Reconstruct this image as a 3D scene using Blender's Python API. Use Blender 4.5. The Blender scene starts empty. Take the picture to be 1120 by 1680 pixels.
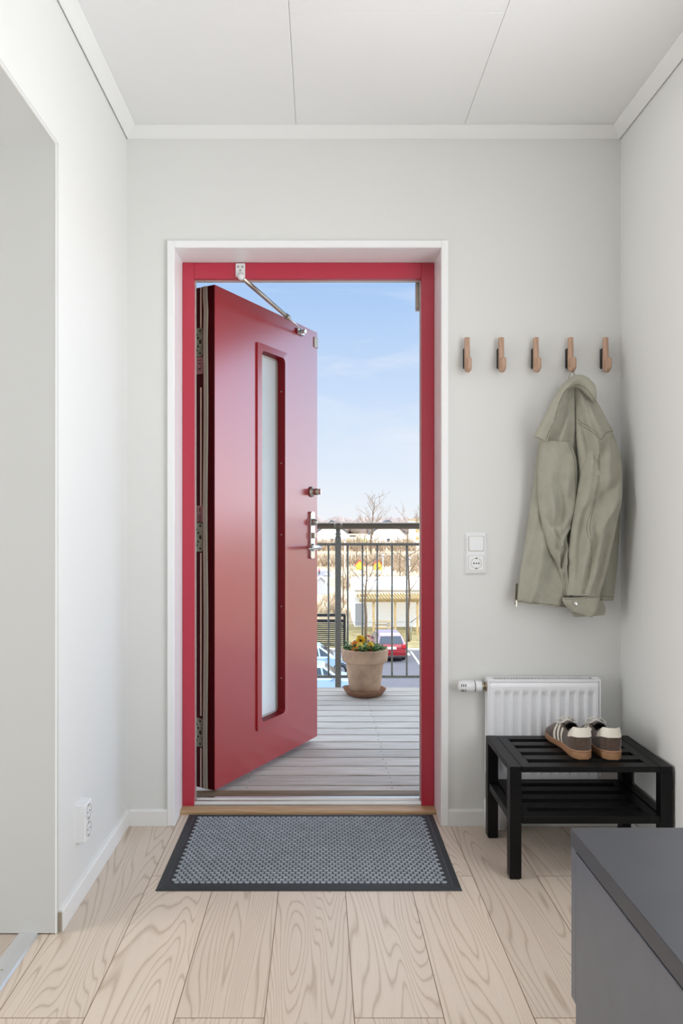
import bpy, math, random
from mathutils import Vector, Matrix, noise as mnoise
R = math.radians
random.seed(4)
S = bpy.context.scene
COL = S.collection
F, CX, CY, H = 1210.0, 524.0, 856.0, 1.10      # focal length (px), vanishing point, camera height


def at(px, py, Y):
    """pixel + distance -> world point"""
    return Vector(((px - CX) / F * Y, Y, H - (py - CY) / F * Y))


def lin(c):
    c = c.lstrip('#')
    v = [int(c[i:i + 2], 16) / 255 for i in (0, 2, 4)]
    return tuple(x / 12.92 if x <= .04045 else ((x + .055) / 1.055) ** 2.4 for x in v) + (1,)


# ------------------------------------------------------------------ materials
def new_mat(name):
    m = bpy.data.materials.new(name)
    m.use_nodes = True
    nt = m.node_tree
    return m, nt, nt.nodes['Principled BSDF']


def mat(name, col, rough=.5, metal=0, spec=.5, coat=0, coat_rough=.1, coat_ior=1.5, var=0, vscale=8, bump=0, bscale=200,
        stretch=(1, 1, 1), trans=0, ior=1.45, sheen=0, emit=0):
    m, nt, b = new_mat(name)
    c = lin(col)
    b.inputs['Base Color'].default_value = c
    b.inputs['Roughness'].default_value = rough
    b.inputs['Metallic'].default_value = metal
    b.inputs['Specular IOR Level'].default_value = spec
    b.inputs['Coat Weight'].default_value = coat
    b.inputs['Coat Roughness'].default_value = coat_rough
    b.inputs['Coat IOR'].default_value = coat_ior
    b.inputs['Transmission Weight'].default_value = trans
    b.inputs['IOR'].default_value = ior
    if sheen:
        b.inputs['Sheen Weight'].default_value = sheen
    L = nt.links.new
    tc = nt.nodes.new('ShaderNodeTexCoord')
    mp = nt.nodes.new('ShaderNodeMapping')
    mp.inputs['Scale'].default_value = stretch
    L(tc.outputs['Object'], mp.inputs['Vector'])
    if var:
        n = nt.nodes.new('ShaderNodeTexNoise')
        n.inputs['Scale'].default_value = vscale
        n.inputs['Detail'].default_value = 6
        L(mp.outputs[0], n.inputs['Vector'])
        r = nt.nodes.new('ShaderNodeMapRange')
        r.inputs['From Min'].default_value = .3
        r.inputs['From Max'].default_value = .7
        r.inputs['To Min'].default_value = 1 - var
        r.inputs['To Max'].default_value = 1 + var
        L(n.outputs['Fac'], r.inputs['Value'])
        mx = nt.nodes.new('ShaderNodeMix')
        mx.data_type = 'RGBA'
        mx.blend_type = 'MULTIPLY'
        mx.inputs['Factor'].default_value = 1
        mx.inputs['A'].default_value = c
        L(r.outputs[0], mx.inputs['B'])
        L(mx.outputs['Result'], b.inputs['Base Color'])
    if bump:
        n2 = nt.nodes.new('ShaderNodeTexNoise')
        n2.inputs['Scale'].default_value = bscale
        n2.inputs['Detail'].default_value = 3
        L(mp.outputs[0], n2.inputs['Vector'])
        bp = nt.nodes.new('ShaderNodeBump')
        bp.inputs['Strength'].default_value = bump
        bp.inputs['Distance'].default_value = .002
        L(n2.outputs['Fac'], bp.inputs['Height'])
        L(bp.outputs[0], b.inputs['Normal'])
    return m


def mth(nt, op, a, b=None, c=None):
    n = nt.nodes.new('ShaderNodeMath')
    n.operation = op
    for i, v in enumerate((a, b, c)):
        if v is None:
            continue
        if isinstance(v, (int, float)):
            n.inputs[i].default_value = v
        else:
            nt.links.new(v, n.inputs[i])
    return n.outputs[0]


def ramp(nt, fac, stops, interp='LINEAR'):
    r = nt.nodes.new('ShaderNodeValToRGB')
    r.color_ramp.interpolation = interp
    e = r.color_ramp.elements
    while len(e) < len(stops):
        e.new(.5)
    for el, (p, c) in zip(e, stops):
        el.position = p
        el.color = lin(c) if isinstance(c, str) else c
    nt.links.new(fac, r.inputs['Fac'])
    return r.outputs['Color']


def oak_floor(name, width, length, x0, y0, swap=False, tint=1.0):
    """light oak planks running along Y: seams, staggered ends, cathedral grain, one tone per plank"""
    m, nt, b = new_mat(name)
    L = nt.links.new
    tc = nt.nodes.new('ShaderNodeTexCoord')
    sp = nt.nodes.new('ShaderNodeSeparateXYZ')
    L(tc.outputs['Object'], sp.inputs[0])
    X, Y = (sp.outputs[1], sp.outputs[0]) if swap else (sp.outputs[0], sp.outputs[1])
    u = mth(nt, 'DIVIDE', mth(nt, 'SUBTRACT', X, x0), width)
    col = mth(nt, 'FLOOR', u)
    par = mth(nt, 'MULTIPLY', mth(nt, 'FLOORED_MODULO', col, 2), .5)
    v = mth(nt, 'ADD', mth(nt, 'DIVIDE', mth(nt, 'SUBTRACT', Y, y0), length), par)
    row = mth(nt, 'FLOOR', v)
    fu = mth(nt, 'SUBTRACT', u, col)
    fv = mth(nt, 'SUBTRACT', v, row)
    du = mth(nt, 'MULTIPLY', mth(nt, 'MINIMUM', fu, mth(nt, 'SUBTRACT', 1, fu)), width)
    dv = mth(nt, 'MULTIPLY', mth(nt, 'MINIMUM', fv, mth(nt, 'SUBTRACT', 1, fv)), length)
    d = mth(nt, 'MINIMUM', du, dv)
    groove = nt.nodes.new('ShaderNodeMapRange')
    groove.inputs['From Min'].default_value = .0005
    groove.inputs['From Max'].default_value = .0016
    L(d, groove.inputs['Value'])
    cv = nt.nodes.new('ShaderNodeCombineXYZ')
    L(col, cv.inputs[0])
    L(row, cv.inputs[1])
    wn = nt.nodes.new('ShaderNodeTexWhiteNoise')
    wn.noise_dimensions = '2D'
    L(cv.outputs[0], wn.inputs['Vector'])
    seed = wn.outputs['Value']
    gv = nt.nodes.new('ShaderNodeCombineXYZ')
    L(mth(nt, 'ADD', X, mth(nt, 'MULTIPLY', seed, 13)), gv.inputs[0])
    L(mth(nt, 'ADD', mth(nt, 'MULTIPLY', Y, .10), mth(nt, 'MULTIPLY', seed, 29)), gv.inputs[1])
    big = nt.nodes.new('ShaderNodeTexNoise')
    big.inputs['Scale'].default_value = 5.5
    big.inputs['Detail'].default_value = 2.2
    big.inputs['Roughness'].default_value = .35
    big.inputs['Distortion'].default_value = .35
    L(gv.outputs[0], big.inputs['Vector'])
    rings = mth(nt, 'FRACT', mth(nt, 'MULTIPLY', big.outputs['Fac'], 44))
    ringc = ramp(nt, rings, [(0, (.35, .35, .35, 1)), (.10, (0, 0, 0, 1)), (.25, (.45, .45, .45, 1)), (.9, (.25, .25, .25, 1)), (1, (.35, .35, .35, 1))])
    ring2 = ramp(nt, rings, [(0, (.9, .9, .9, 1)), (.12, (.25, .25, .25, 1)), (.30, (.05, .05, .05, 1)), (.80, (.18, .18, .18, 1)), (1, (1, 1, 1, 1))])
    fv2 = nt.nodes.new('ShaderNodeCombineXYZ')
    L(mth(nt, 'ADD', mth(nt, 'MULTIPLY', X, 420), mth(nt, 'MULTIPLY', seed, 91)), fv2.inputs[0])
    L(mth(nt, 'MULTIPLY', Y, 9), fv2.inputs[1])
    fine = nt.nodes.new('ShaderNodeTexNoise')
    fine.inputs['Scale'].default_value = 1
    fine.inputs['Detail'].default_value = 4
    L(fv2.outputs[0], fine.inputs['Vector'])
    g = mth(nt, 'ADD', mth(nt, 'MULTIPLY', ring2, .55), mth(nt, 'MULTIPLY', fine.outputs['Fac'], .55))
    base = ramp(nt, g, [(.15, '#decfc0'), (.45, '#d6c7b7'), (1.0, '#b29d89')])
    hsv = nt.nodes.new('ShaderNodeHueSaturation')
    L(base, hsv.inputs['Color'])
    L(mth(nt, 'MULTIPLY', mth(nt, 'ADD', .94, mth(nt, 'MULTIPLY', seed, .12)), tint), hsv.inputs['Value'])
    mx = nt.nodes.new('ShaderNodeMix')
    mx.data_type = 'RGBA'
    mx.inputs['A'].default_value = lin('#7d6450')
    L(groove.outputs[0], mx.inputs['Factor'])
    L(hsv.outputs[0], mx.inputs['B'])
    L(mx.outputs['Result'], b.inputs['Base Color'])
    bp = nt.nodes.new('ShaderNodeBump')
    bp.inputs['Strength'].default_value = .35
    bp.inputs['Distance'].default_value = .001
    L(mth(nt, 'SUBTRACT', groove.outputs[0], mth(nt, 'MULTIPLY', g, .25)), bp.inputs['Height'])
    L(bp.outputs[0], b.inputs['Normal'])
    b.inputs['Roughness'].default_value = .42
    b.inputs['Specular IOR Level'].default_value = .4
    return m


def wood_mat(name, light, dark, rough=.55, axis=2, scale=90, bump=.15):
    m, nt, b = new_mat(name)
    L = nt.links.new
    tc = nt.nodes.new('ShaderNodeTexCoord')
    mp = nt.nodes.new('ShaderNodeMapping')
    s = [1, 1, 1]
    s[axis] = .06
    mp.inputs['Scale'].default_value = s
    L(tc.outputs['Object'], mp.inputs['Vector'])
    n = nt.nodes.new('ShaderNodeTexNoise')
    n.inputs['Scale'].default_value = scale
    n.inputs['Detail'].default_value = 5
    n.inputs['Distortion'].default_value = .4
    L(mp.outputs[0], n.inputs['Vector'])
    c = ramp(nt, n.outputs['Fac'], [(.3, dark), (.65, light)])
    L(c, b.inputs['Base Color'])
    b.inputs['Roughness'].default_value = rough
    bp = nt.nodes.new('ShaderNodeBump')
    bp.inputs['Strength'].default_value = bump
    bp.inputs['Distance'].default_value = .002
    L(n.outputs['Fac'], bp.inputs['Height'])
    L(bp.outputs[0], b.inputs['Normal'])
    return m


def deck_mat():
    """weathered grey boards: one tone per board, grain along X"""
    m, nt, b = new_mat('weathered_deck')
    L = nt.links.new
    tc = nt.nodes.new('ShaderNodeTexCoord')
    sp = nt.nodes.new('ShaderNodeSeparateXYZ')
    L(tc.outputs['Object'], sp.inputs[0])
    row = mth(nt, 'FLOOR', mth(nt, 'DIVIDE', mth(nt, 'SUBTRACT', sp.outputs[1], 2.955), .122))
    wn = nt.nodes.new('ShaderNodeTexWhiteNoise')
    wn.noise_dimensions = '1D'
    L(row, wn.inputs['W'])
    cv = nt.nodes.new('ShaderNodeCombineXYZ')
    L(mth(nt, 'ADD', mth(nt, 'MULTIPLY', sp.outputs[0], 2.2), mth(nt, 'MULTIPLY', wn.outputs['Value'], 40)), cv.inputs[0])
    L(mth(nt, 'MULTIPLY', sp.outputs[1], 60), cv.inputs[1])
    n = nt.nodes.new('ShaderNodeTexNoise')
    n.inputs['Scale'].default_value = 1.6
    n.inputs['Detail'].default_value = 7
    n.inputs['Roughness'].default_value = .65
    n.inputs['Distortion'].default_value = .6
    L(cv.outputs[0], n.inputs['Vector'])
    c = ramp(nt, n.outputs['Fac'], [(.22, '#7f7970'), (.42, '#b7b1a8'), (.72, '#d9d5ce')])
    hs = nt.nodes.new('ShaderNodeHueSaturation')
    L(c, hs.inputs['Color'])
    L(mth(nt, 'ADD', .86, mth(nt, 'MULTIPLY', wn.outputs['Value'], .24)), hs.inputs['Value'])
    L(hs.outputs[0], b.inputs['Base Color'])
    b.inputs['Roughness'].default_value = .75
    bp = nt.nodes.new('ShaderNodeBump')
    bp.inputs['Strength'].default_value = .3
    bp.inputs['Distance'].default_value = .003
    L(n.outputs['Fac'], bp.inputs['Height'])
    L(bp.outputs[0], b.inputs['Normal'])
    return m


def twill(name, col, dark):
    m, nt, b = new_mat(name)
    L = nt.links.new
    tc = nt.nodes.new('ShaderNodeTexCoord')
    w = nt.nodes.new('ShaderNodeTexWave')
    w.bands_direction = 'DIAGONAL'
    w.inputs['Scale'].default_value = 420
    w.inputs['Distortion'].default_value = 1.5
    L(tc.outputs['Object'], w.inputs['Vector'])
    n = nt.nodes.new('ShaderNodeTexNoise')
    n.inputs['Scale'].default_value = 30
    n.inputs['Detail'].default_value = 8
    L(tc.outputs['Object'], n.inputs['Vector'])
    f = mth(nt, 'ADD', mth(nt, 'MULTIPLY', w.outputs['Fac'], .35), mth(nt, 'MULTIPLY', n.outputs['Fac'], .65))
    L(ramp(nt, f, [(.2, dark), (.75, col)]), b.inputs['Base Color'])
    b.inputs['Roughness'].default_value = .9
    b.inputs['Specular IOR Level'].default_value = .2
    b.inputs['Sheen Weight'].default_value = .15
    bp = nt.nodes.new('ShaderNodeBump')
    bp.inputs['Strength'].default_value = .25
    bp.inputs['Distance'].default_value = .001
    L(f, bp.inputs['Height'])
    L(bp.outputs[0], b.inputs['Normal'])
    return m


def meadow_mat(name, stops, scale):
    m, nt, b = new_mat(name)
    L = nt.links.new
    tc = nt.nodes.new('ShaderNodeTexCoord')
    n = nt.nodes.new('ShaderNodeTexNoise')
    n.inputs['Scale'].default_value = scale
    n.inputs['Detail'].default_value = 9
    n.inputs['Roughness'].default_value = .62
    L(tc.outputs['Object'], n.inputs['Vector'])
    L(ramp(nt, n.outputs['Fac'], stops), b.inputs['Base Color'])
    b.inputs['Roughness'].default_value = .95
    b.inputs['Specular IOR Level'].default_value = .1
    return m


M = {
    'wall': mat('wall_paint', '#e8e8e5', .62, spec=.25, bump=.06, bscale=260),
    'lining_board': mat('lining_shade_grey', '#cfd0ce', .5, spec=.3),  # grey stands in for the shade on jamb and soffit
    'ceil': mat('ceiling_board', '#f4f4f3', .7, spec=.2),
    'trim': mat('white_trim', '#f2f2f0', .38, spec=.4),
    'casing': mat('door_casing_white', '#fafafa', .30, spec=.5),
    'floor': oak_floor('oak_planks', .199, 1.31, .077, 1.635),
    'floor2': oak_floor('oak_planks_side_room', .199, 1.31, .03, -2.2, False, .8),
    'alu': mat('aluminium', '#c9c9c8', .32, metal=1),
    'strip': mat('transition_strip', '#dadbdc', .35, metal=.6),
    'oak': wood_mat('oak_threshold', '#c9aa84', '#ab8860', .45, axis=0),
    'red': mat('red_door_paint', '#ae1420', .42, spec=.3, coat=1, coat_rough=.2, coat_ior=1.9),
    'redf': mat('red_frame_paint', '#c2183c', .45, spec=.4, coat=1, coat_rough=.33, coat_ior=1.6),
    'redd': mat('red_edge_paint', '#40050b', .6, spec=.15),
    'redm': mat('matt_red_reveal', '#7c0c17', .5, spec=.3),
    'seal': mat('grey_rubber_seal', '#a3a393', .6),
    'sealw': mat('pale_seal_strip', '#c8b5a0', .5),
    'hinge': mat('zinc_hinge', '#8e9078', .45, metal=.75, var=.25, vscale=60),
    'hole': mat('dark_hole', '#140a08', .8),
    'lab': mat('silver_red_label', '#9a6a68', .5),
    'labtx': mat('label_print', '#1c0c0c', .6),
    'chrome': mat('chrome', '#dcdcda', .16, metal=1),
    'steel': mat('brushed_steel', '#b9b4a8', .32, metal=1),
    'wplas': mat('white_plastic', '#f0f1f2', .35),
    'beige': mat('beige_metal', '#b8b0a0', .4, metal=.5),
    'spacer': mat('glazing_spacer', '#d3d6cf', .3, metal=.3),
    'mat': mat('charcoal_rubber', '#34373b', .55, spec=.45),
    'matf': mat('charcoal_fibre', '#a0a7af', .75, spec=.35, var=.10, vscale=30),
    'rack': mat('black_lacquer', '#0a0b0d', .42, spec=.28, var=.06, vscale=40),
    'rad': mat('radiator_enamel', '#fafbfe', .3, spec=.5),
    'dark': mat('dark_void', '#1b1b1b', .8),
    'brass': mat('nickel_valve', '#a89c88', .3, metal=1),
    'hook': wood_mat('hook_oak', '#cfab92', '#ad8a73', .5, axis=2, scale=160),
    'black': mat('black_plate', '#101114', .5),
    'jack': twill('olive_twill', '#b4b2a2', '#a09e8f'),
    'seam': mat('olive_stitching', '#76725f', .9, spec=.1),
    'lining': mat('olive_inside', '#5a574a', .9, spec=.1),
    'cab': mat('grey_cabinet', '#62646b', .40, spec=.5, var=.05, vscale=14),
    'cabt': mat('grey_cabinet_top', '#434448', .42, spec=.5, var=.07, vscale=9),
    'suede': mat('brown_suede', '#58483f', .92, spec=.15, sheen=.4, var=.16, vscale=70, bump=.4, bscale=500),
    'gum': mat('gum_sole', '#a9805f', .55, spec=.35, var=.07, vscale=30),
    'cream': mat('cream_leather', '#eae4d6', .5, spec=.4),
    'inner': mat('shoe_lining', '#2c2423', .9),
    'lace': mat('white_lace', '#dcd8d0', .85),
    'deck': deck_mat(),
    'deckd': wood_mat('wet_step_board', '#8a7a5e', '#5b4d38', .6, axis=0, scale=60),
    'galv': mat('galvanised_steel', '#8b8d87', .55, metal=.35, var=.16, vscale=70),
    'rail': mat('handrail_steel', '#7b7468', .34, metal=.6),
    'facade': mat('facade_render', '#8c8378', .8),
    'soffit': mat('grey_soffit', '#77726c', .8),
    'terra': mat('weathered_terracotta', '#bfa187', .85, spec=.15, var=.26, vscale=9, bump=.25, bscale=90),
    'terrad': mat('dark_terracotta', '#96705a', .85, spec=.15, var=.16, vscale=12),
    'soil': mat('potting_soil', '#2a2019', .95, var=.3, vscale=60, bump=.8, bscale=80),
    'leaf': mat('pansy_leaf', '#557a3c', .5, var=.3, vscale=50),
    'petal_y': mat('yellow_petal', '#f2bd1c', .6, var=.08, vscale=60),
    'petal_o': mat('orange_petal', '#ea8114', .6, var=.15, vscale=60),
    'petal_d': mat('rust_petal', '#b04a14', .6, var=.2, vscale=60),
    'petal_p': mat('pale_yellow_petal', '#f2d55c', .6, var=.1, vscale=60),
    'petal_c': mat('petal_centre', '#3a1408', .7),
    'asph': mat('asphalt', '#545358', .9, var=.06, vscale=1.2),
    'line': mat('road_paint', '#f0eee8', .8),
    'kerb': mat('kerb_stone', '#b5b2ac', .9),
    'lawn': meadow_mat('winter_lawn', [(.3, '#6f6748'), (.55, '#8a7f5c'), (.75, '#a0946f')], 1.4),
    'mead': meadow_mat('dry_meadow', [(.28, '#85755a'), (.45, '#a8947a'), (.58, '#b6a68d'), (.75, '#94936a')], .09),
    'green': meadow_mat('spring_field', [(.3, '#86904e'), (.7, '#a3a66c')], .05),
    'path': mat('gravel_path', '#a89e8f', .95, var=.1, vscale=2),
    'road': mat('tarmac_path', '#777377', .95),
    'white': mat('white_render', '#f2efe8', .8),
    'gwall': mat('grey_siding', '#a7a8ab', .8),
    'troof': mat('dark_roof', '#4e535c', .7),
    'pine': wood_mat('pale_timber', '#c2a877', '#93794f', .75, axis=2, scale=30),
    'bfence': mat('black_timber', '#101117', .7),
    'bark': mat('tree_bark', '#5f4f3b', .9, var=.25, vscale=9),
    'twig': mat('bare_twigs', '#7b6850', .9),
    'wood': meadow_mat('leafless_wood', [(.3, '#7f716d'), (.7, '#9c9089')], .3),
    'bush': meadow_mat('dry_shrub', [(.3, '#8e7b66'), (.6, '#ae9980'), (.8, '#988d70')], 1.2),
    'carred': mat('red_car_paint', '#7d0f1a', .3, coat=.7, coat_rough=.05),
    'carroof': mat('lilac_car_roof', '#87707e', .3, coat=1, coat_rough=.05),  # lilac-grey roof over the dark red body
    'carblu': mat('pale_blue_car_paint', '#9dbbdb', .3, metal=.25, coat=1, coat_rough=.05),
    'cgl': mat('car_glass', '#26323f', .08, spec=.8),
    'cgl2': mat('car_glass_sky', '#5a7488', .08, spec=.8),
    'tyre': mat('tyre_rubber', '#1a1a1c', .85),
    'rim': mat('alloy_rim', '#b5b9c0', .3, metal=.8),
    'tail': mat('tail_light', '#b3141c', .25, coat=1),
    'plate': mat('number_plate', '#e8edf2', .4),
    'bumper': mat('dark_bumper', '#2c2428', .6),
    'toyy': mat('yellow_play_panel', '#f0c840', .6),
    'toyr': mat('red_play_roof', '#d83a3a', .6),
    'lampw': mat('white_lamp_post', '#eeeae2', .6),
    'pink': mat('pink_jacket', '#e58c8c', .8),
    'trous': mat('dark_trousers', '#4a4650', .8),
    'skin': mat('skin', '#dcb094', .6),
    'hair': mat('brown_hair', '#5a4432', .8),
    'banner': mat('red_marker', '#d8302c', .7),
}


def frosted():
    m, nt, b = new_mat('frosted_glass')
    b.inputs['Base Color'].default_value = lin('#eef6f4')
    b.inputs['Transmission Weight'].default_value = .8
    b.inputs['Roughness'].default_value = .5
    b.inputs['IOR'].default_value = 1.3
    t = nt.nodes.new('ShaderNodeBsdfTranslucent')
    t.inputs['Color'].default_value = lin('#f6fbfa')
    mx = nt.nodes.new('ShaderNodeMixShader')
    mx.inputs[0].default_value = .5
    nt.links.new(b.outputs[0], mx.inputs[1])
    nt.links.new(t.outputs[0], mx.inputs[2])
    nt.links.new(mx.outputs[0], nt.nodes['Material Output'].inputs['Surface'])
    return m


def clear_glass():
    m, nt, b = new_mat('clear_pane')
    b.inputs['Base Color'].default_value = (1, 1, 1, 1)
    b.inputs['Transmission Weight'].default_value = 1
    b.inputs['Roughness'].default_value = 0
    b.inputs['IOR'].default_value = 1.1
    return m


M['frost'] = frosted()
M['pane'] = clear_glass()


# ------------------------------------------------------------------ mesh builder
class MB:
    def __init__(s):
        s.v, s.f, s.sm = [], [], []

    def add(s, vs, fs, smooth=False, T=None):
        b = len(s.v)
        s.v += [tuple(T @ Vector(p)) if T else tuple(p) for p in vs]
        for f in fs:
            s.f.append([b + i for i in f])
            s.sm.append(smooth)
        return s

    def box(s, x0, x1, y0, y1, z0, z1, T=None, c=0):
        x0, x1 = min(x0, x1), max(x0, x1)
        y0, y1 = min(y0, y1), max(y0, y1)
        z0, z1 = min(z0, z1), max(z0, z1)
        if c <= 0:
            vs = [(x, y, z) for x in (x0, x1) for y in (y0, y1) for z in (z0, z1)]
            return s.add(vs, [(0, 1, 3, 2), (4, 6, 7, 5), (0, 4, 5, 1), (2, 3, 7, 6), (0, 2, 6, 4), (1, 5, 7, 3)], False, T)
        # chamfered box: 24 corners
        vs, ix = [], {}
        for i, x in enumerate((x0, x1)):
            for j, y in enumerate((y0, y1)):
                for k, z in enumerate((z0, z1)):
                    sx, sy, sz = (1 - 2 * i) * c, (1 - 2 * j) * c, (1 - 2 * k) * c
                    for a, p in enumerate(((x, y + sy, z + sz), (x + sx, y, z + sz), (x + sx, y + sy, z))):
                        ix[i, j, k, a] = len(vs)
                        vs.append(p)
        fs = []
        for i in (0, 1):
            q = [ix[i, 0, 0, 0], ix[i, 0, 1, 0], ix[i, 1, 1, 0], ix[i, 1, 0, 0]]
            fs.append(q if i == 0 else q[::-1])
            q = [ix[0, i, 0, 1], ix[1, i, 0, 1], ix[1, i, 1, 1], ix[0, i, 1, 1]]
            fs.append(q if i == 0 else q[::-1])
            q = [ix[0, 0, i, 2], ix[0, 1, i, 2], ix[1, 1, i, 2], ix[1, 0, i, 2]]
            fs.append(q if i == 0 else q[::-1])
        for i in (0, 1):
            for j in (0, 1):
                fs.append([ix[i, j, 0, 0], ix[i, j, 1, 0], ix[i, j, 1, 1], ix[i, j, 0, 1]])
                fs.append([ix[i, 0, j, 0], ix[i, 1, j, 0], ix[i, 1, j, 2], ix[i, 0, j, 2]])
                fs.append([ix[0, i, j, 1], ix[1, i, j, 1], ix[1, i, j, 2], ix[0, i, j, 2]])
                for k in (0, 1):
                    fs.append([ix[i, j, k, 0], ix[i, j, k, 1], ix[i, j, k, 2]])
        return s.add(vs, fs, False, T)

    def prism(s, poly, d0, d1, axis='y', smooth=False, T=None):
        """polygon of (a, b) swept from d0 to d1 along an axis. y: (x,z) x: (y,z) z: (x,y)"""
        def p(a, b, d):
            return {'y': (a, d, b), 'x': (d, a, b), 'z': (a, b, d)}[axis]
        n = len(poly)
        vs = [p(a, b, d0) for a, b in poly] + [p(a, b, d1) for a, b in poly]
        fs = [[i, (i + 1) % n, n + (i + 1) % n, n + i] for i in range(n)]
        s.add(vs, fs, smooth, T)
        s.add(vs, [list(range(n))[::-1], list(range(n, 2 * n))], False, T)
        return s

    def rings(s, rings, cap=True, smooth=True, closed=True, T=None):
        n = len(rings[0])
        vs = [p for r in rings for p in r]
        fs = []
        for i in range(len(rings) - 1):
            for j in range(n if closed else n - 1):
                k = (j + 1) % n
                fs.append([i * n + j, i * n + k, (i + 1) * n + k, (i + 1) * n + j])
        s.add(vs, fs, smooth, T)
        if cap:
            s.add(rings[0], [list(range(n))[::-1]], False, T)
            s.add(rings[-1], [list(range(n))], False, T)
        return s

    def tube(s, pts, r, n=10, cap=True, T=None, flat=None):
        pts = [Vector(p) for p in pts]
        rs = r if isinstance(r, (list, tuple)) else [r] * len(pts)
        out, up = [], None
        for i, p in enumerate(pts):
            t = (pts[min(i + 1, len(pts) - 1)] - pts[max(i - 1, 0)])
            if t.length < 1e-9:
                t = Vector((0, 0, 1))
            t.normalize()
            if up is None:
                up = Vector((1, 0, 0)) if abs(t.x) < .8 else Vector((0, 1, 0))
            a = (up - t * up.dot(t)).normalized()
            up = a
            b = t.cross(a)
            fa, fb = flat if flat else (1, 1)
            out.append([tuple(p + (a * math.cos(2 * math.pi * k / n) * fa + b * math.sin(2 * math.pi * k / n) * fb) * rs[i]) for k in range(n)])
        return s.rings(out, cap, True, True, T)

    def lathe(s, prof, n=32, c=(0, 0, 0), T=None, cap=True):
        rs = [[(c[0] + r * math.cos(2 * math.pi * k / n), c[1] + r * math.sin(2 * math.pi * k / n), c[2] + z) for k in range(n)] for r, z in prof]
        return s.rings(rs, cap, True, True, T)

    def ball(s, c, r, nu=10, nv=7, T=None, jit=0):
        rs = r if isinstance(r, (tuple, list)) else (r, r, r)
        rg = []
        for i in range(nv + 1):
            th = math.pi * (i + .02) / (nv + .04)
            ring = []
            for k in range(nu):
                ph = 2 * math.pi * k / nu
                j = 1 + (random.random() - .5) * jit
                ring.append((c[0] + rs[0] * j * math.sin(th) * math.cos(ph), c[1] + rs[1] * j * math.sin(th) * math.sin(ph), c[2] + rs[2] * j * math.cos(th)))
            rg.append(ring)
        return s.rings(rg, True, True, True, T)

    def build(s, name, m, parent=None, local=False, bevel=0, loc=None, seg=2):
        """links ONE mesh object. Vertices are world coordinates unless local."""
        me = bpy.data.meshes.new(name)
        off = Vector((0, 0, 0))
        if parent is not None and not local:
            q = parent
            while q is not None:
                off += Vector(q.location)
                q = q.parent
        if loc is not None:
            off = off + Vector(loc)
        me.from_pydata([tuple(Vector(p) - off) for p in s.v], [], s.f)
        me.validate()
        for p, f in zip(me.polygons, s.sm):
            p.use_smooth = f
        import bmesh
        bm = bmesh.new()
        bm.from_mesh(me)
        bmesh.ops.remove_doubles(bm, verts=bm.verts, dist=1e-6)
        bmesh.ops.recalc_face_normals(bm, faces=bm.faces)
        bm.to_mesh(me)
        bm.free()
        me.materials.append(m)
        o = bpy.data.objects.new(name, me)
        COL.objects.link(o)
        if loc is not None:
            o.location = loc
        if parent is not None:
            o.parent = parent
        if bevel:
            md = o.modifiers.new('edges', 'BEVEL')
            md.width = bevel
            md.segments = seg
            md.limit_method = 'ANGLE'
            md.angle_limit = R(40)
        return o


def tag(o, label=None, cat=None, group=None, kind=None):
    for k, v in (('label', label), ('category', cat), ('group', group), ('kind', kind)):
        if v:
            o[k] = v
    return o


def thing(name, label, cat, loc=(0, 0, 0), rz=0, group=None, kind=None):
    o = bpy.data.objects.new(name, None)
    o.empty_display_size = .1
    COL.objects.link(o)
    o.location = loc
    o.rotation_euler = (0, 0, rz)
    return tag(o, label, cat, group, kind)


def copy_tree(o, parent=None):
    c = o.copy()
    COL.objects.link(c)
    if parent is not None:
        c.parent = parent
    for ch in list(o.children):
        copy_tree(ch, c)
    return c


def rrect(x0, x1, z0, z1, r, n=5):
    pts = []
    for cx, cz, a in ((x1 - r, z1 - r, 0), (x0 + r, z1 - r, 90), (x0 + r, z0 + r, 180), (x1 - r, z0 + r, 270)):
        for k in range(n + 1):
            t = R(a + 90 * k / n)
            pts.append((cx + r * math.cos(t), cz + r * math.sin(t)))
    return pts


# ================================================================== THE ROOM
XL, XR, YW, ZC = -.700, 1.093, 2.678, 2.526      # left wall, right wall, front wall, ceiling
YB, YN = -3.6, 1.965                             # rear wall, near end of the left wall
YF, YO = 2.82, 2.95                              # red frame front, facade face
ZS = 2.113                                       # soffit of the side opening

st = lambda mb, name, m, label, cat, **k: tag(mb.build(name, m, **k), label, cat, None, 'structure')

st(MB().box(XL - .07, XR + .1, YB - .1, 2.80, -.2, 0), 'floor', M['floor'], 'pale oak plank floor of the entrance hall', 'floor')
st(MB().box(-3.5, XL - .07, YB - .1, YN + .02, -.2, 0), 'floor_side_room', M['floor2'], 'darker oak floor beyond the metal strip at left', 'floor')
# transition strip under the side opening
mb = MB().prism([(-.805, 0), (-.80, .004), (-.775, .0055), (-.752, .004), (-.747, 0)], -1.0, YN, 'y')
strip = st(mb, 'trim_1', M['strip'], 'pale metal transition strip on the floor of the side opening', 'floor strip')
mb = MB()
for y in (1.80, 1.35, .9):
    mb.lathe([(.0035, .0050), (.0035, .0064), (.001, .0066)], 12, (-.776, y, 0))
mb.build('screw', M['steel'], strip)

# front wall with the doorway
DX0, DX1, DZ = -.527, .442, 2.094
mb = MB()
mb.box(-6, DX0, YW, YO, -.3, 3.4).box(DX1, 7, YW, YO, -.3, 3.4).box(DX0, DX1, YW, YO, DZ, 3.4).box(DX0, DX1, 2.80, YO, -.3, 0.0)
st(mb, 'wall_front', M['wall'], 'warm white wall around the red entrance door', 'wall')
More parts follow.
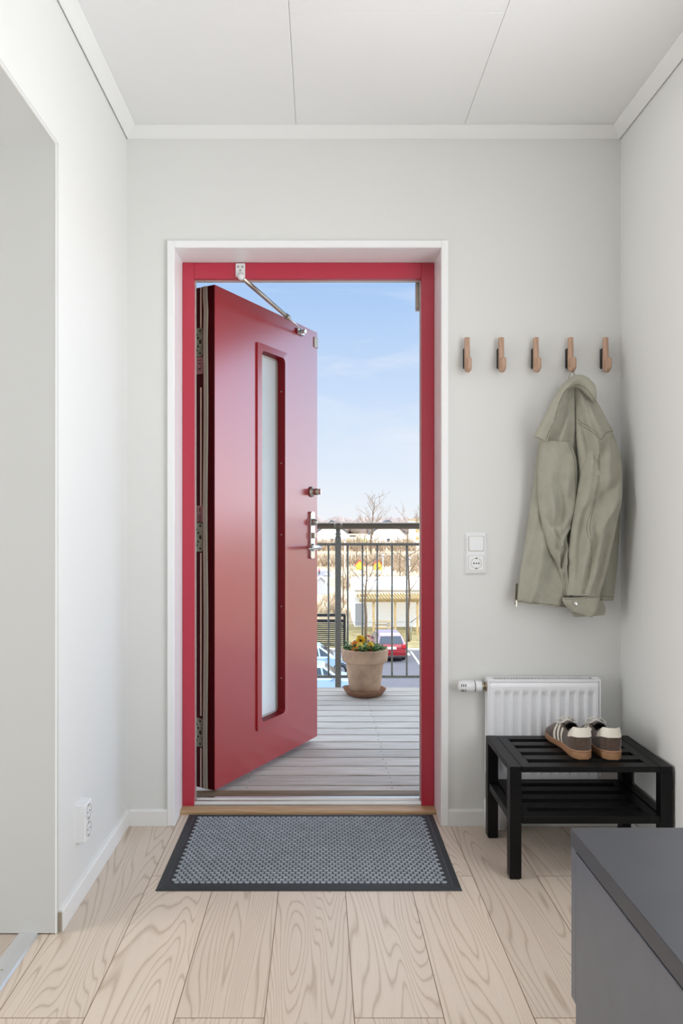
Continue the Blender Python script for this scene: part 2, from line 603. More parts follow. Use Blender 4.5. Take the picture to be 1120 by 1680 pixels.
# left wall block, jamb and header over the side opening
mb = MB().box(-3.5, XL, YN + .012, YW, 0, ZC + .1).box(XL - .10, XL, YB, YN + .012, ZS + .0015, ZC + .1).box(XL - .10, XL, YB, -1.0, 0, ZS)
st(mb, 'wall_left', M['wall'], 'white left wall with a square cut opening to a side room', 'wall')
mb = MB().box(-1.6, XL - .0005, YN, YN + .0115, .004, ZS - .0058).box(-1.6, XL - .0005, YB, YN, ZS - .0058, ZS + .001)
st(mb, 'trim_7', M['lining_board'], 'lining boards of the side opening at left, greyed for shade', 'opening lining')
st(MB().box(XL - .004, XL + .0006, YN - .0008, YN + .002, .003, ZS).box(XL - .004, XL + .0006, YB, YN - .0008, ZS - .0065, ZS - .003), 'trim_8', M['trim'], 'thin white corner bead along the side opening', 'corner bead')
WY0, WY1, WZ0, WZ1 = .35, 2.05, .52, 2.15
mb = MB().box(XR, XR + .15, YB, WY0, 0, ZC + .1).box(XR, XR + .15, WY1, YW, 0, ZC + .1).box(XR, XR + .15, WY0, WY1, 0, WZ0).box(XR, XR + .15, WY0, WY1, WZ1, ZC + .1)
st(mb, 'wall_right', M['wall'], 'white right wall beside the black shoe rack', 'wall')
mb = MB().box(-3.5, .0, YB - .15, YB, 0, ZC + .1).box(.9, XR + .15, YB - .15, YB, 0, ZC + .1).box(0, .9, YB - .15, YB, 0, .5).box(0, .9, YB - .15, YB, 2.2, ZC + .1)
st(mb, 'wall_back', M['wall'], 'white rear wall behind the viewpoint', 'wall')
st(MB().box(-3.65, -3.5, YB - .15, YW, 0, ZC + .1), 'wall_side_room', M['wall'], 'far white wall of the side room', 'wall')
win = thing('added_window_1', 'added unseen white framed window in the rear wall', 'window', (.45, YB - .08, .5), 0, None, 'structure')  # added window out of view, to let light into the hall
mb = MB().box(0, .06, YB - .12, YB - .04, .5, 2.2).box(.84, .9, YB - .12, YB - .04, .5, 2.2).box(.06, .84, YB - .12, YB - .04, .5, .56).box(.06, .84, YB - .12, YB - .04, 2.14, 2.2)
mb.build('window_frame', M['trim'], win)
MB().box(.06, .84, YB - .085, YB - .075, .56, 2.14).build('window_pane', M['pane'], win)
win = thing('added_window_2', 'added unseen white framed window in the right wall', 'window', (XR + .09, 1.2, WZ0), 0, None, 'structure')  # added window out of view, placed to light the left wall
mb = MB().box(XR + .05, XR + .12, WY0, WY0 + .06, WZ0, WZ1).box(XR + .05, XR + .12, WY1 - .06, WY1, WZ0, WZ1).box(XR + .05, XR + .12, WY0 + .06, WY1 - .06, WZ0, WZ0 + .06).box(XR + .05, XR + .12, WY0 + .06, WY1 - .06, WZ1 - .06, WZ1)
mb.build('window_frame', M['trim'], win)
MB().box(XR + .08, XR + .09, WY0 + .06, WY1 - .06, WZ0 + .06, WZ1 - .06).build('window_pane', M['pane'], win)
# ceiling of three board lanes with fine chamfered joints
mb = MB()
g, S0, S1 = .0005, -.085, .520
for x0, x1, ys in ((XL, S0, (YB, .3, YW)), (S0, S1, (YB, -.35, 2.066, YW)), (S1, XR, (YB, .9, YW))):
    for y0, y1 in zip(ys, ys[1:]):
        mb.box(x0 + g, x1 - g, y0 + g, y1 - g, ZC, ZC + .02, c=.0012)
mb.box(-3.5, XR, YB, YW, ZC + .012, ZC + .1)
st(mb, 'ceiling', M['ceil'], 'white ceiling of wide boards with thin joints', 'ceiling')
st(MB().box(-3.5, XL - .10, YB, YN, ZS, ZC + .1), 'ceiling_side_room', M['ceil'], 'low white ceiling of the side room', 'ceiling')
st(MB().box(-6, 7, YB - .3, YO + .12, 3.4, 3.7), 'roof', M['troof'], 'flat roof slab over the flat', 'roof')

# coving: an angled board in the ceiling angle
a = .036
zc0 = ZC - a


def cove(name, p, label):
    return st(p, name, M['trim'], label, 'ceiling trim')


prof = [(0, 0), (-.003, -.001), (-a - .002, a - .006), (-a, a), (0, a)]
cove('trim_2', MB().prism([(YW + q, zc0 + r) for q, r in prof], XL + .003, XR - .003, 'x'), 'white coving along the top of the door wall')
cove('trim_3', MB().prism([(XL + .003 - q, zc0 + r) for q, r in prof], YB, YW - .002, 'y'), 'white coving along the top of the left wall')
cove('trim_4', MB().prism([(XR - .003 + q, zc0 + r) for q, r in prof], YB, YW - .002, 'y'), 'white coving along the top of the right wall')
# baseboards
bp = [(0, 0), (.012, 0), (.012, .052), (.009, .058), (0, .058)]


def bb(name, mb, label):
    return st(mb, name, M['trim'], label, 'baseboard')


bb('baseboard_front', MB().prism([(YW - x, z) for x, z in bp], XL + .012, DX0 - .024, 'x').prism([(YW - x, z) for x, z in bp], DX1 + .023, XR, 'x'),
   'white baseboard on the door wall, either side of the door')
o = bb('baseboard_left', MB().prism([(XL + x, z) for x, z in bp], YN + .012, YW, 'y'), 'white baseboard on the left wall under the socket')
MB().box(XL + .0005, XL + .0095, YN + .009, YN + .0135, .003, .053).build('cut_end', M['beige'], o)
bb('baseboard_right', MB().prism([(XR - x, z) for x, z in bp], YB, YW - .012, 'y'), 'white baseboard on the right wall behind the shoe rack')
# casing and lining of the doorway
mb = MB()
cw = .0235
mb.box(DX0 - cw, DX0 + .002, YW - .014, YW, 0, DZ + cw, c=.002).box(DX1 - .002, DX1 + cw, YW - .014, YW, 0, DZ + cw, c=.002).box(DX0 + .002, DX1 - .002, YW - .0135, YW, DZ - .002, DZ + cw, c=.002)
mb.box(DX0 - .001, DX0 + .003, YW - .01, YF, 0, DZ).box(DX1 - .003, DX1 + .001, YW - .01, YF, 0, DZ).box(DX0, DX1, YW - .01, YF, DZ - .003, DZ + .001)
st(mb, 'trim_5', M['casing'], 'white casing and lining around the doorway', 'door casing')
# oak strip and aluminium threshold
st(MB().prism([(2.768, 0), (2.768, .008), (2.774, .013), (YF, .013), (YF, 0)], DX0 + .003, DX1 - .003, 'x'), 'trim_6', M['oak'], 'oak strip on the floor in front of the door sill', 'threshold')

# ---- red door frame
fr = thing('door_frame', 'glossy red frame of the entrance door with light aluminium sill', 'door frame', (-.043, YF, 0), 0, None, 'structure')
SX0, SX1, SZ = -.4795, .389, 2.030
FX0, FX1, FZ = DX0 + .003, DX1 - .003, DZ - .003
mb = MB().box(FX0, SX0, YF, YF + .030, .013, FZ, c=.0015).box(FX0, SX0 - .024, YF + .030, YO - .01, .013, FZ, c=.0015)
mb.build('side_jamb', M['redf'], fr)
mb = MB().box(SX1, FX1, YF, YF + .030, .013, FZ, c=.0015).box(SX1 + .022, FX1, YF + .030, YO - .01, .013, FZ, c=.0015)
mb.build('side_jamb', M['redf'], fr)
mb = MB().box(SX0, SX1, YF + .0005, YF + .030, SZ, FZ, c=.0015).box(SX0 - .024, SX1 + .022, YF + .030, YO - .01, SZ + .024, FZ, c=.0015)
mb.build('head_jamb', M['redf'], fr)
mb = MB().box(SX0 - .001, SX1 + .001, YF + .024, YF + .040, SZ - .003, SZ + .004).box(SX0 - .003, SX0 + .003, YF + .026, YF + .036, .03, SZ).box(SX1 - .003, SX1 + .003, YF + .026, YF + .036, .03, SZ)
mb.build('weather_seal', M['spacer'], fr)
mb = MB().box(FX0, FX1, YF, YO + .01, .0, .0135).prism([(YF + .004, .013), (YF + .004, .018), (YF + .012, .027), (YF + .020, .023), (YF + .034, .023), (YF + .040, .030), (YF + .055, .030), (YF + .06, .014)], SX0 - .02, SX1 + .02, 'x')
mb.build('sill', M['alu'], fr)
MB().box(SX0 - .02, SX1 + .02, YO - .055, YO + .004, .0135, .024).build('sill_board', M['deckd'], fr)
tag(MB().box(SX1 - .014, SX1 + .022, YF + .05, YF + .075, 1.925, 2.036, c=.002).build('striker_block', M['beige'], fr), 'beige striker block')

# ---- the door leaf, hinged on the left and standing open outwards
DW, DT, DB, DTOP = .848, .098, .030, 2.044
TH = math.atan2(.8786, .4776)
door = thing('door_1', 'open glossy red entrance door with a tall narrow window', 'door', (-.417, 2.936, 0), TH, None, 'structure')
GU0, GU1, GZ0, GZ1 = .300, .553, .191, 1.880      # raised moulding
OU0, OU1, OZ0, OZ1 = .330, .526, .222, 1.850      # glazed opening
mb = MB()
e = .0015
mb.box(0, OU0, 0, .062, DB, DTOP).box(OU1, DW, 0, .062, DB, DTOP).box(OU0, OU1, 0, .062, DB, OZ0).box(OU0, OU1, 0, .062, OZ1, DTOP)
mb.box(0.004, OU0, .062, DT, DB, DTOP).box(OU1, DW - .012, .062, DT, DB, DTOP).box(OU0, OU1, .062, DT, DB, OZ0).box(OU0, OU1, .062, DT, OZ1, DTOP)
mb.build('leaf', M['red'], door, True)


def frame_ring(o, i, y_o, y_i, y_b):
    """picture-frame moulding: outer loop o, inner loop i (lists of (u,z)), face y_o -> y_i, back y_b"""
    mb = MB()
    n = len(o)
    L = [[(u, y_b, z) for u, z in o], [(u, y_o, z) for u, z in o], [(u, y_i, z) for u, z in i], [(u, y_b, z) for u, z in i]]
    vs = [p for l in L for p in l]
    fs = []
    for a_ in range(4):
        b_ = (a_ + 1) % 4
        for k in range(n):
            fs.append([a_ * n + k, a_ * n + (k + 1) % n, b_ * n + (k + 1) % n, b_ * n + k])
    return mb.add(vs, fs)


o_ = rrect(GU0, GU1, GZ0, GZ1, .004)
i_ = rrect(OU0, OU1, OZ0, OZ1, .022)
mb = frame_ring(o_, i_, -.007, -.009, .001)
mould = mb.build('window_moulding', M['red'], door, True)
i2 = rrect(OU0 + .003, OU1 - .003, OZ0 + .003, OZ1 - .003, .020)
n = len(i_)
vs = [(u, -.009, z) for u, z in i_] + [(u, .032, z) for u, z in i2]
tag(MB().add(vs, [[k, (k + 1) % n, n + (k + 1) % n, n + k] for k in range(n)]).build('window_reveal', M['redm'], door, True), 'dark red reveal')
mb = MB()
for z in (.38, .71, 1.04, 1.37, 1.70):
    mb.tube([(OU1 - .0045, .010, z), (OU1 - .0015, .010, z)], .0028, 8)
mb.build('screw', M['steel'], mould, True)
MB().box(OU0 - .005, OU1 + .005, .034, .040, OZ0 - .005, OZ1 + .005).build('glass_pane', M['frost'], door, True)
mb = MB()
for d0, d1, w in ((.030, .0335, .010), ):
    mb.box(OU1 - .022, OU1 - .012, d0, d1, OZ0, OZ1).box(OU1 - .0075, OU1 - .003, d0, d1, OZ0, OZ1).box(OU0 + .003, OU1 - .003, d0, d1, OZ1 - .012, OZ1 - .003).box(OU0 + .003, OU1 - .003, d0, d1, OZ0 + .003, OZ0 + .012)
    mb.box(OU0 + .003, OU0 + .006, d0, d1, OZ0, OZ1)
mb.build('glazing_bead', M['spacer'], door, True)
mb = MB().box(OU1 - .0115, OU1 - .008, .031, .0336, OZ0 + .01, OZ1 - .01)
mb.build('rubber_gasket', M['dark'], door, True)
# hinge side edge: dark rebate, seal, pale strip, hinge leaves, labels
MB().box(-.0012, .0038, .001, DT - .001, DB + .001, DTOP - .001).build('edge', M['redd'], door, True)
pts = []
for k in range(41):
    z = DB + .002 + (DTOP - DB - .004) * k / 40
    pts.append((-.004, .042 - .004 * math.exp(-((z - 1.93) / .05) ** 2) + .002 * math.sin(z * 7), z))
mb = MB()
mb.rings([[(x - .004, y - .009, z), (x - .004, y - .001, z), (x - .001, y + .0, z), (x - .004, y + .002, z), (x - .004, y + .009, z), (x + .003, y + .009, z), (x + .003, y - .009, z)] for x, y, z in pts], True, False)
mb.build('rubber_seal', M['seal'], door, True)
mb = MB()
for z0, z1 in ((DB + .003, .19), (.32, .975), (1.165, 1.64), (1.865, DTOP - .003)):
    mb.box(-.0035, 0, .063, .070, z0, z1)
tag(mb.build('edge_strip', M['sealw'], door, True), 'pale strip')


def hinge(z0):
    h = MB()
    h.prism(rrect(.058, .0975, z0, z0 + .115, .006), -.0045, -.001, 'x')
    h.tube([(.004, .104, z0), (.004, .104, z0 + .115)], .008, 12)
    o = h.build('hinge', M['hinge'], door, True)
    hb = MB()
    for y, z in ((.069, .012), (.088, .026), (.079, .040), (.079, .075), (.088, .089), (.069, .103)):
        hb.tube([(-.0053, y, z0 + z), (-.0043, y, z0 + z)], .0056 if y > .08 else .0042, 10)
    hb.box(-.0053, -.0043, .064, .073, z0 + .050, z0 + .066)
    hb.build('screw_hole', M['hole'], o, True)


for z0 in (.195, .980, 1.765):
    hinge(z0)


def label(z0, z1, ce):
    l = MB().box(-.0037, -.001, .056, .090, z0, z1).build('label', M['lab'], door, True)
    k = MB()
    if ce:
        for cy in (.082, .066):       # the two round letters of the conformity mark, read from outside
            k.tube([(-.0042, cy - .0065 * math.cos(R(t)) * -1, z1 - .017 + .0085 * math.sin(R(t))) for t in range(-65, 66, 13)], .0013, 6)
        k.tube([(-.0042, .0725, z1 - .017), (-.0042, .0665, z1 - .017)], .0012, 6)
        k.box(-.0044, -.0036, .064, .080, z1 - .0345, z1 - .0325)
        for i in range(5):
            k.box(-.0044, -.0036, .064, .084 - .003 * (i % 2), z1 - .042 - .006 * i, z1 - .0395 - .006 * i)
    else:
        k.box(-.0044, -.0036, .064, .082, z1 - .014, z1 - .011).box(-.0044, -.0036, .066, .080, z1 - .028, z1 - .024)
        k.box(-.0044, -.0036, .064, .0655, z1 - .054, z1 - .036).box(-.0044, -.0036, .082, .0835, z1 - .054, z1 - .036).box(-.0044, -.0036, .068, .078, z1 - .050, z1 - .044)
    k.build('print', M['labtx'], l, True)


label(1.098, 1.165, True)
label(1.695, 1.762, False)
# locks and handle
UL = .787


def yl(p0, p1, r):      # cylinder along the local -y
    return MB().tube([p0, p1], r, 20)


mb = MB().lathe([(.026, 0), (.026, .006), (.023, .010), (.015, .012), (.015, .024), (.0165, .026), (.0165, .036), (.013, .040)], 24, T=Matrix.Translation((UL, 0, 1.247)) @ Matrix.Rotation(R(90), 4, 'X'))
o = mb.build('thumb_turn', M['steel'], door, True)
MB().box(UL - .004, UL + .004, -.054, -.038, 1.233, 1.261, c=.002).build('turn_grip', M['chrome'], o, True)
mb = MB().prism(rrect(UL - .021, UL + .021, .918, 1.150, .012), -.011, 0, 'y')
pl = mb.build('lock_plate', M['chrome'], door, True, bevel=.002)
mb = MB().lathe([(.017, 0), (.017, .016), (.0145, .019), (.012, .019), (.012, .024), (.006, .025)], 24, T=Matrix.Translation((UL, -.010, 1.098)) @ Matrix.Rotation(R(90), 4, 'X'))
mb.build('lock_cylinder', M['steel'], pl, True)
MB().box(UL - .012, UL + .012, -.024, -.010, 1.018, 1.046, c=.003).build('latch_button', M['steel'], pl, True)
pts = [(UL, -.010, .974), (UL, -.040, .974), (UL - .006, -.052, .974), (UL - .02, -.057, .975), (UL - .05, -.058, .977), (UL - .09, -.057, .976), (UL - .118, -.054, .973), (UL - .124, -.053, .972)]
mb = MB().tube(pts, [.011, .010, .011, .0125, .013, .011, .008, .003], 14, flat=(1, .8))
mb.lathe([(.019, 0), (.019, .006), (.014, .009)], 24, T=Matrix.Translation((UL, -.011, .974)) @ Matrix.Rotation(R(90), 4, 'X'))
mb.build('lever_handle', M['chrome'], pl, True)
mb = MB().box(DW - .036, DW + .003, -.004, .0, 1.965, 2.016).box(DW, DW + .003, 0, .04, 1.965, 2.016)
tag(mb.build('catch_plate', M['beige'], door, True, bevel=.001), 'small beige catch plate at the top corner')

# ---- telescopic stay between frame and door
A = Vector((-.302, YF - .002, 2.058))
sx = thing('door_stay', 'white and steel telescopic stay between the red frame and door top', 'door stay', A)
mb = MB().box(A.x - .018, A.x + .018, YF - .008, YF, 2.034, 2.086, c=.002)
br = mb.build('frame_bracket', M['wplas'], sx)
mb = MB()
for dx, dz in ((-.008, .014), (.008, .014), (0, .0)):
    mb.tube([(A.x + dx, YF - .0095, A.z + dz), (A.x + dx, YF - .007, A.z + dz)], .004, 10)
mb.build('screw', M['steel'], br)
J0 = Vector((A.x + .004, YF - .020, 2.030))
rot = Matrix.Rotation(TH, 3, 'Z')
J1 = Vector((-.417, 2.936, 0)) + rot @ Vector((.672, -.026, 2.006))
mb = MB().ball(J0, .013, 14, 9).tube([J0, J0 + Vector((0, .012, .012))], .010, 10)
mb.build('ball_joint', M['wplas'], sx)
mid = J0.lerp(J1, .66)
MB().tube([J0.lerp(J1, .02), mid], .0088, 14).tube([mid, mid + (J1 - J0).normalized() * .035], .0118, 14).build('outer_tube', M['steel'], sx)
MB().tube([mid, J1], .0045, 10).build('inner_rod', M['chrome'], sx)
Td = Matrix.Translation((-.417, 2.936, 0)) @ Matrix.Rotation(TH, 4, 'Z')
mb = MB().box(.640, .704, -.012, -.001, 1.992, 2.022, T=Td, c=.004).tube([tuple(Td @ Vector((.672, -.034, 2.007))), tuple(Td @ Vector((.672, -.008, 2.007)))], .010, 14)
mb.build('door_bracket', M['chrome'], sx)

# ================================================================== THINGS IN THE HALL
# ---- doormat
MX0, MX1, MY0, MY1 = -.489, .425, 2.195, 2.763
dm = thing('doormat', 'charcoal ribbed rubber doormat lying in front of the doorway', 'doormat', ((MX0 + MX1) / 2, 2.48, 0))
pr = [(0, .0005), (.003, .004), (.022, .0075), (.026, .006), (.030, .006)]
lo = []
for d, z in pr:
    lo.append([(MX0 + d, MY0 + d, z), (MX1 - d, MY0 + d, z), (MX1 - d, MY1 - d, z), (MX0 + d, MY1 - d, z)])
MB().rings(lo, True, False).build('rubber_base', M['mat'], dm)
mb = MB()
fx0, fx1, fy0, fy1 = MX0 + .032, MX1 - .032, MY0 + .032, MY1 - .032
nr, nc = 34, 44
ph, pw = (fy1 - fy0) / nr, (fx1 - fx0) / nc
for r in range(nr):
    for c in range(nc):
        cx = fx0 + (c + .5 + (.25 if r % 2 else -.25)) * pw
        cy = fy0 + (r + .5) * ph
        if cx - pw * .5 < fx0 - .004 or cx + pw * .5 > fx1 + .004:
            continue
        ring0 = [(cx + pw * .47 * math.copysign(abs(math.cos(t)) ** .8, math.cos(t)), cy + ph * .41 * math.copysign(abs(math.sin(t)) ** .8, math.sin(t)) + .0025 * math.cos(t) ** 2, .0058) for t in [2 * math.pi * k / 10 for k in range(10)]]
        ring1 = [(cx + (x - cx) * .8, cy + (y - cy) * .78, .0092) for x, y, z in ring0]
        ring2 = [(cx + (x - cx) * .35, cy + (y - cy) * .4, .0102) for x, y, z in ring0]
        mb.rings([ring0, ring1, ring2], True, True)
mb.build('braided_surface', M['matf'], dm)

# ---- black shoe rack
BX0, BX1, BY0, BY1, BZ = .584, 1.084, 2.264, 2.596, .348
rk = thing('shoe_rack', 'low black slatted shoe rack in the corner by the radiator', 'shoe rack', ((BX0 + BX1) / 2, (BY0 + BY1) / 2, 0))
lw = .036
for x in (BX0, BX1 - lw):
    for y in (BY0, BY1 - lw):
        MB().box(x, x + lw, y, y + lw, 0.004, BZ - .018, c=.0012).build('leg', M['rack'], rk)
    mb = MB().box(x, x + lw, BY0, BY1, BZ - .0180, BZ, c=.0012)
    mb.build('side_rail', M['rack'], rk)
    MB().box(x + .004, x + lw - .004, BY0 + lw, BY1 - lw, .170, .195, c=.0012).build('side_rail', M['rack'], rk)
for x in (BX0, BX1 - lw):
    for y in (BY0, BY1 - lw):
        MB().box(x + .004, x + lw - .004, y + .004, y + lw - .004, 0, .004).build('foot_pad', M['dark'], rk)


def slat_panel(name, zt, zb, y0, y1):
    mb = MB()
    x0, x1 = BX0 + lw + .0015, BX1 - lw - .0015
    ep = .032
    mb.box(x0, x0 + ep, y0, y1, zb, zt, c=.001).box(x1 - ep, x1, y0, y1, zb, zt, c=.001)
    sl, gp = .0405, .0372
    y = y0
    for k in range(5):
        a_ = y0 + k * (y1 - y0 - sl) / 4
        mb.box(x0 + ep, x1 - ep, a_, a_ + sl, zb, zt, c=.001)
    return mb.build(name, M['rack'], rk)


slat_panel('slatted_top', BZ - .0005, BZ - .018, BY0 + .001, BY1 - .001)
slat_panel('slatted_shelf', .1945, .172, BY0 + .001, BY1 - .001)
for y in (2.31, 2.43, 2.55):
    for z in (BZ - .009, .183):
        MB().tube([(BX0 - .0006 if z > .3 else BX0 + .0034, y, z), (BX0 + .01, y, z)], .0045, 10).build('screw_cap', M['dark'], rk)

# ---- radiator
RX0, RX1, RZ0, RZ1, RYF, RYB = .596, .998, .178, .542, 2.612, 2.662
rad = thing('radiator', 'white panel radiator with grooved front on the wall behind the shoe rack', 'radiator', ((RX0 + RX1) / 2, RYB, 0))
mb = MB()
nx, nz = 260, 44
px0, px1, pz0, pz1 = RX0 + .006, RX1 - .006, RZ0, RZ1 - .012


def rdepth(x, z):
    d = 0
    pitch = .0332
    c0 = RX0 + .036
    k = round((x - c0) / pitch)
    if 0 <= k <= 10:
        t = abs(x - (c0 + k * pitch)) / (pitch * .5)
        wz = min(1, max(0, (pz1 - .030 - z) / .014), max(0, (z - pz0 - .03) / .014))
        w = 1 - max(0, (t - .40) / .42)
        w = min(1, max(0, w))
        w = w * w * (3 - 2 * w)
        d = .010 * w * wz
    e_ = min(x - px0, px1 - x, pz1 - z)
    d += .006 * max(0, 1 - e_ / .006)
    return d


vs = []
for j in range(nz + 1):
    t = j / nz
    z = pz1 - (pz1 - pz0) * (t if t > .3 else t)
    for i in range(nx + 1):
        x = px0 + (px1 - px0) * i / nx
        vs.append((x, RYF + rdepth(x, z), z))
fs = [[j * (nx + 1) + i, j * (nx + 1) + i + 1, (j + 1) * (nx + 1) + i + 1, (j + 1) * (nx + 1) + i] for j in range(nz) for i in range(nx)]
mb.add(vs, fs, True)
mb.box(px0 + .002, px1 - .002, RYF + .0145, RYB - .004, RZ0 + .003, RZ1 - .02)
mb.build('front_panel', M['rad'], rad)
MB().box(RX0, RX0 + .0055, RYF + .002, RYB, RZ0 + .02, RZ1, c=.0015).build('side_panel', M['rad'], rad)
MB().box(RX1 - .0055, RX1, RYF + .002, RYB, RZ0 + .02, RZ1, c=.0015).build('side_panel', M['rad'], rad)
mb = MB().box(RX0 + .006, RX1 - .006, RYF + .002, RYF + .007, RZ1 - .011, RZ1 - .001, c=.001).box(RX0 + .006, RX1 - .006, RYB - .006, RYB, RZ1 - .011, RZ1 - .001, c=.001)
mb.box(RX0 + .006, RX0 + .024, RYF + .007, RYB - .006, RZ1 - .008, RZ1 - .0012).box(RX1 - .024, RX1 - .006, RYF + .007, RYB - .006, RZ1 - .008, RZ1 - .0012)
k = 0
x = RX0 + .026
while x < RX1 - .026:
    y0, y1 = RYF + .0065, RYB - .0055
    bw = .0042
    mb.add([(x, y0, RZ1 - .0026), (x + bw, y0, RZ1 - .0026), (x + bw - .012, y1, RZ1 - .0026), (x - .012, y1, RZ1 - .0026),
            (x, y0, RZ1 - .0014), (x + bw, y0, RZ1 - .0014), (x + bw - .012, y1, RZ1 - .0014), (x - .012, y1, RZ1 - .0014)],
           [(0, 1, 2, 3), (4, 5, 6, 7), (0, 1, 5, 4), (1, 2, 6, 5), (2, 3, 7, 6), (3, 0, 4, 7)])
    x += .0108
mb.build('top_grille', M['rad'], rad)
MB().box(RX0 + .008, RX1 - .008, RYF + .0145, RYB - .007, RZ1 - .018, RZ1 - .0032).build('grille_shadow_box', M['dark'], rad)
for x in (RX0 + .07, RX1 - .10):
    MB().box(x, x + .03, RYB - .006, YW, .25, .50).build('wall_bracket', M['rad'], rad)
vz, vy = .512, 2.637
mb = MB().tube([(RX0 + .002, vy, vz), (RX0 - .006, vy, vz)], .0185, 6).tube([(RX0 - .006, vy, vz), (RX0 - .017, vy, vz)], .013, 16)
vo = mb.build('valve_nut', M['brass'], rad)
rg = [(-.017, .017), (-.019, .0185), (-.040, .0195), (-.0415, .0185), (-.043, .0185), (-.0445, .0205), (-.070, .0205), (-.090, .0195), (-.098, .0175), (-.101, .013)]
mb = MB().rings([[(RX0 + dx, vy + r * math.cos(t), vz + r * math.sin(t)) for t in [2 * math.pi * k / 28 for k in range(28)]] for dx, r in rg])
vh = mb.build('thermostat_valve', M['wplas'], rad)
MB().rings([[(RX0 + dx, vy + r * math.cos(t), vz + r * math.sin(t)) for t in [2 * math.pi * k / 28 for k in range(28)]] for dx, r in ((-.041, .0193), (-.0435, .0193))]).build('dial_gap', M['dark'], vh)
for th in (20, -38):
    for dx in (-.077, -.084, -.091):
        cc = Vector((RX0 + dx, vy - .0200 * math.cos(R(th)), vz + .0200 * math.sin(R(th))))
        tg = Vector((.1, math.sin(R(th)), math.cos(R(th)))).normalized()
        MB().tube([cc - tg * .0045, cc + tg * .0045], .0014, 6).build('vent_slot', M['dark'], vh)
mb = MB().tube([(RX0 + .012, 2.640, 0.004), (RX0 + .012, 2.640, .20)], .0095, 14).tube([(RX0 + .055, 2.640, 0.004), (RX0 + .055, 2.640, .20)], .0095, 14)
mb.build('pipe', M['rad'], rad)
mb = MB().lathe([(.018, 0), (.018, .10), (.016, .105)], 18, (RX0 + .012, 2.640, .002)).lathe([(.018, 0), (.018, .10), (.016, .105)], 18, (RX0 + .055, 2.640, .002)).box(RX0 + .012, RX0 + .055, 2.626, 2.654, .002, .095)
mb.build('pipe_cover', M['wplas'], rad)
mb = MB()
for z in (.212, .175):
    mb.tube([(RX0 + .012, 2.640, z), (RX0 + .012, 2.616, z)], .011, 14).tube([(RX0 + .012, 2.616, z), (RX0 + .012, 2.607, z)], .008, 6)
mb.box(RX0 + .004, RX0 + .02, 2.628, 2.645, .150, .235, c=.002)
mb.build('return_valve', M['steel'], rad)

# ---- coat hooks
hooks_x = (.5305, .6530, .7775, .9020, 1.0275)
names = ('empty oak coat hook nearest the doorway, first in the row', 'empty oak coat hook second from the doorway',
         'empty oak coat hook in the middle of the row', 'oak coat hook with the olive jacket hanging on it',
         'empty oak coat hook nearest the right corner, beyond the jacket')
hk = None
for i, hx in enumerate(hooks_x):
    if hk is None:
        hk = thing('coat_hook', names[0], 'coat hook', (hx, YW, 1.70), 0, 'oak coat hooks on the door wall')
        y0, yf = 2.652, 2.622
        pts = [(hx, y0, 1.762), (hx, y0, 1.760), (hx, y0, 1.72), (hx, y0, 1.68), (hx, y0, 1.662)]
        for t in range(0, 181, 20):
            pts.append((hx, (y0 + yf) / 2 + (y0 - yf) / 2 * math.cos(R(t)), 1.657 - .0135 * math.sin(R(t))))
        pts += [(hx, yf, 1.664), (hx, yf, 1.676), (hx, yf, 1.682), (hx, yf, 1.6855)]
        rr = [.0085, .0098] + [.0102] * (len(pts) - 5) + [.0102, .0088, .004]
        MB().tube(pts, rr, 16).build('wooden_hook', M['hook'], hk)
        tag(MB().prism(rrect(hx - .0105, hx + .0105, 1.655, 1.727, .004), YW, YW - .018, 'y').build('mounting_plate', M['black'], hk), 'black mounting plate')
    else:
        c = copy_tree(hk)
        c.location = (hx, YW, 1.70)
        c['label'] = names[i]


# ---- jacket
def crv(pts, n):
    """Catmull-Rom through pts, resampled to n"""
    P = [Vector(p) for p in pts]
    out = []
    m_ = len(P) - 1
    for k in range(n):
        t = k / (n - 1) * m_
        i = min(int(t), m_ - 1)
        f = t - i
        p0, p1, p2, p3 = P[max(i - 1, 0)], P[i], P[i + 1], P[min(i + 2, m_)]
        out.append(.5 * ((2 * p1) + (p2 - p0) * f + (2 * p0 - 5 * p1 + 4 * p2 - p3) * f * f + (3 * p1 - p0 - 3 * p2 + p3) * f ** 3))
    return out


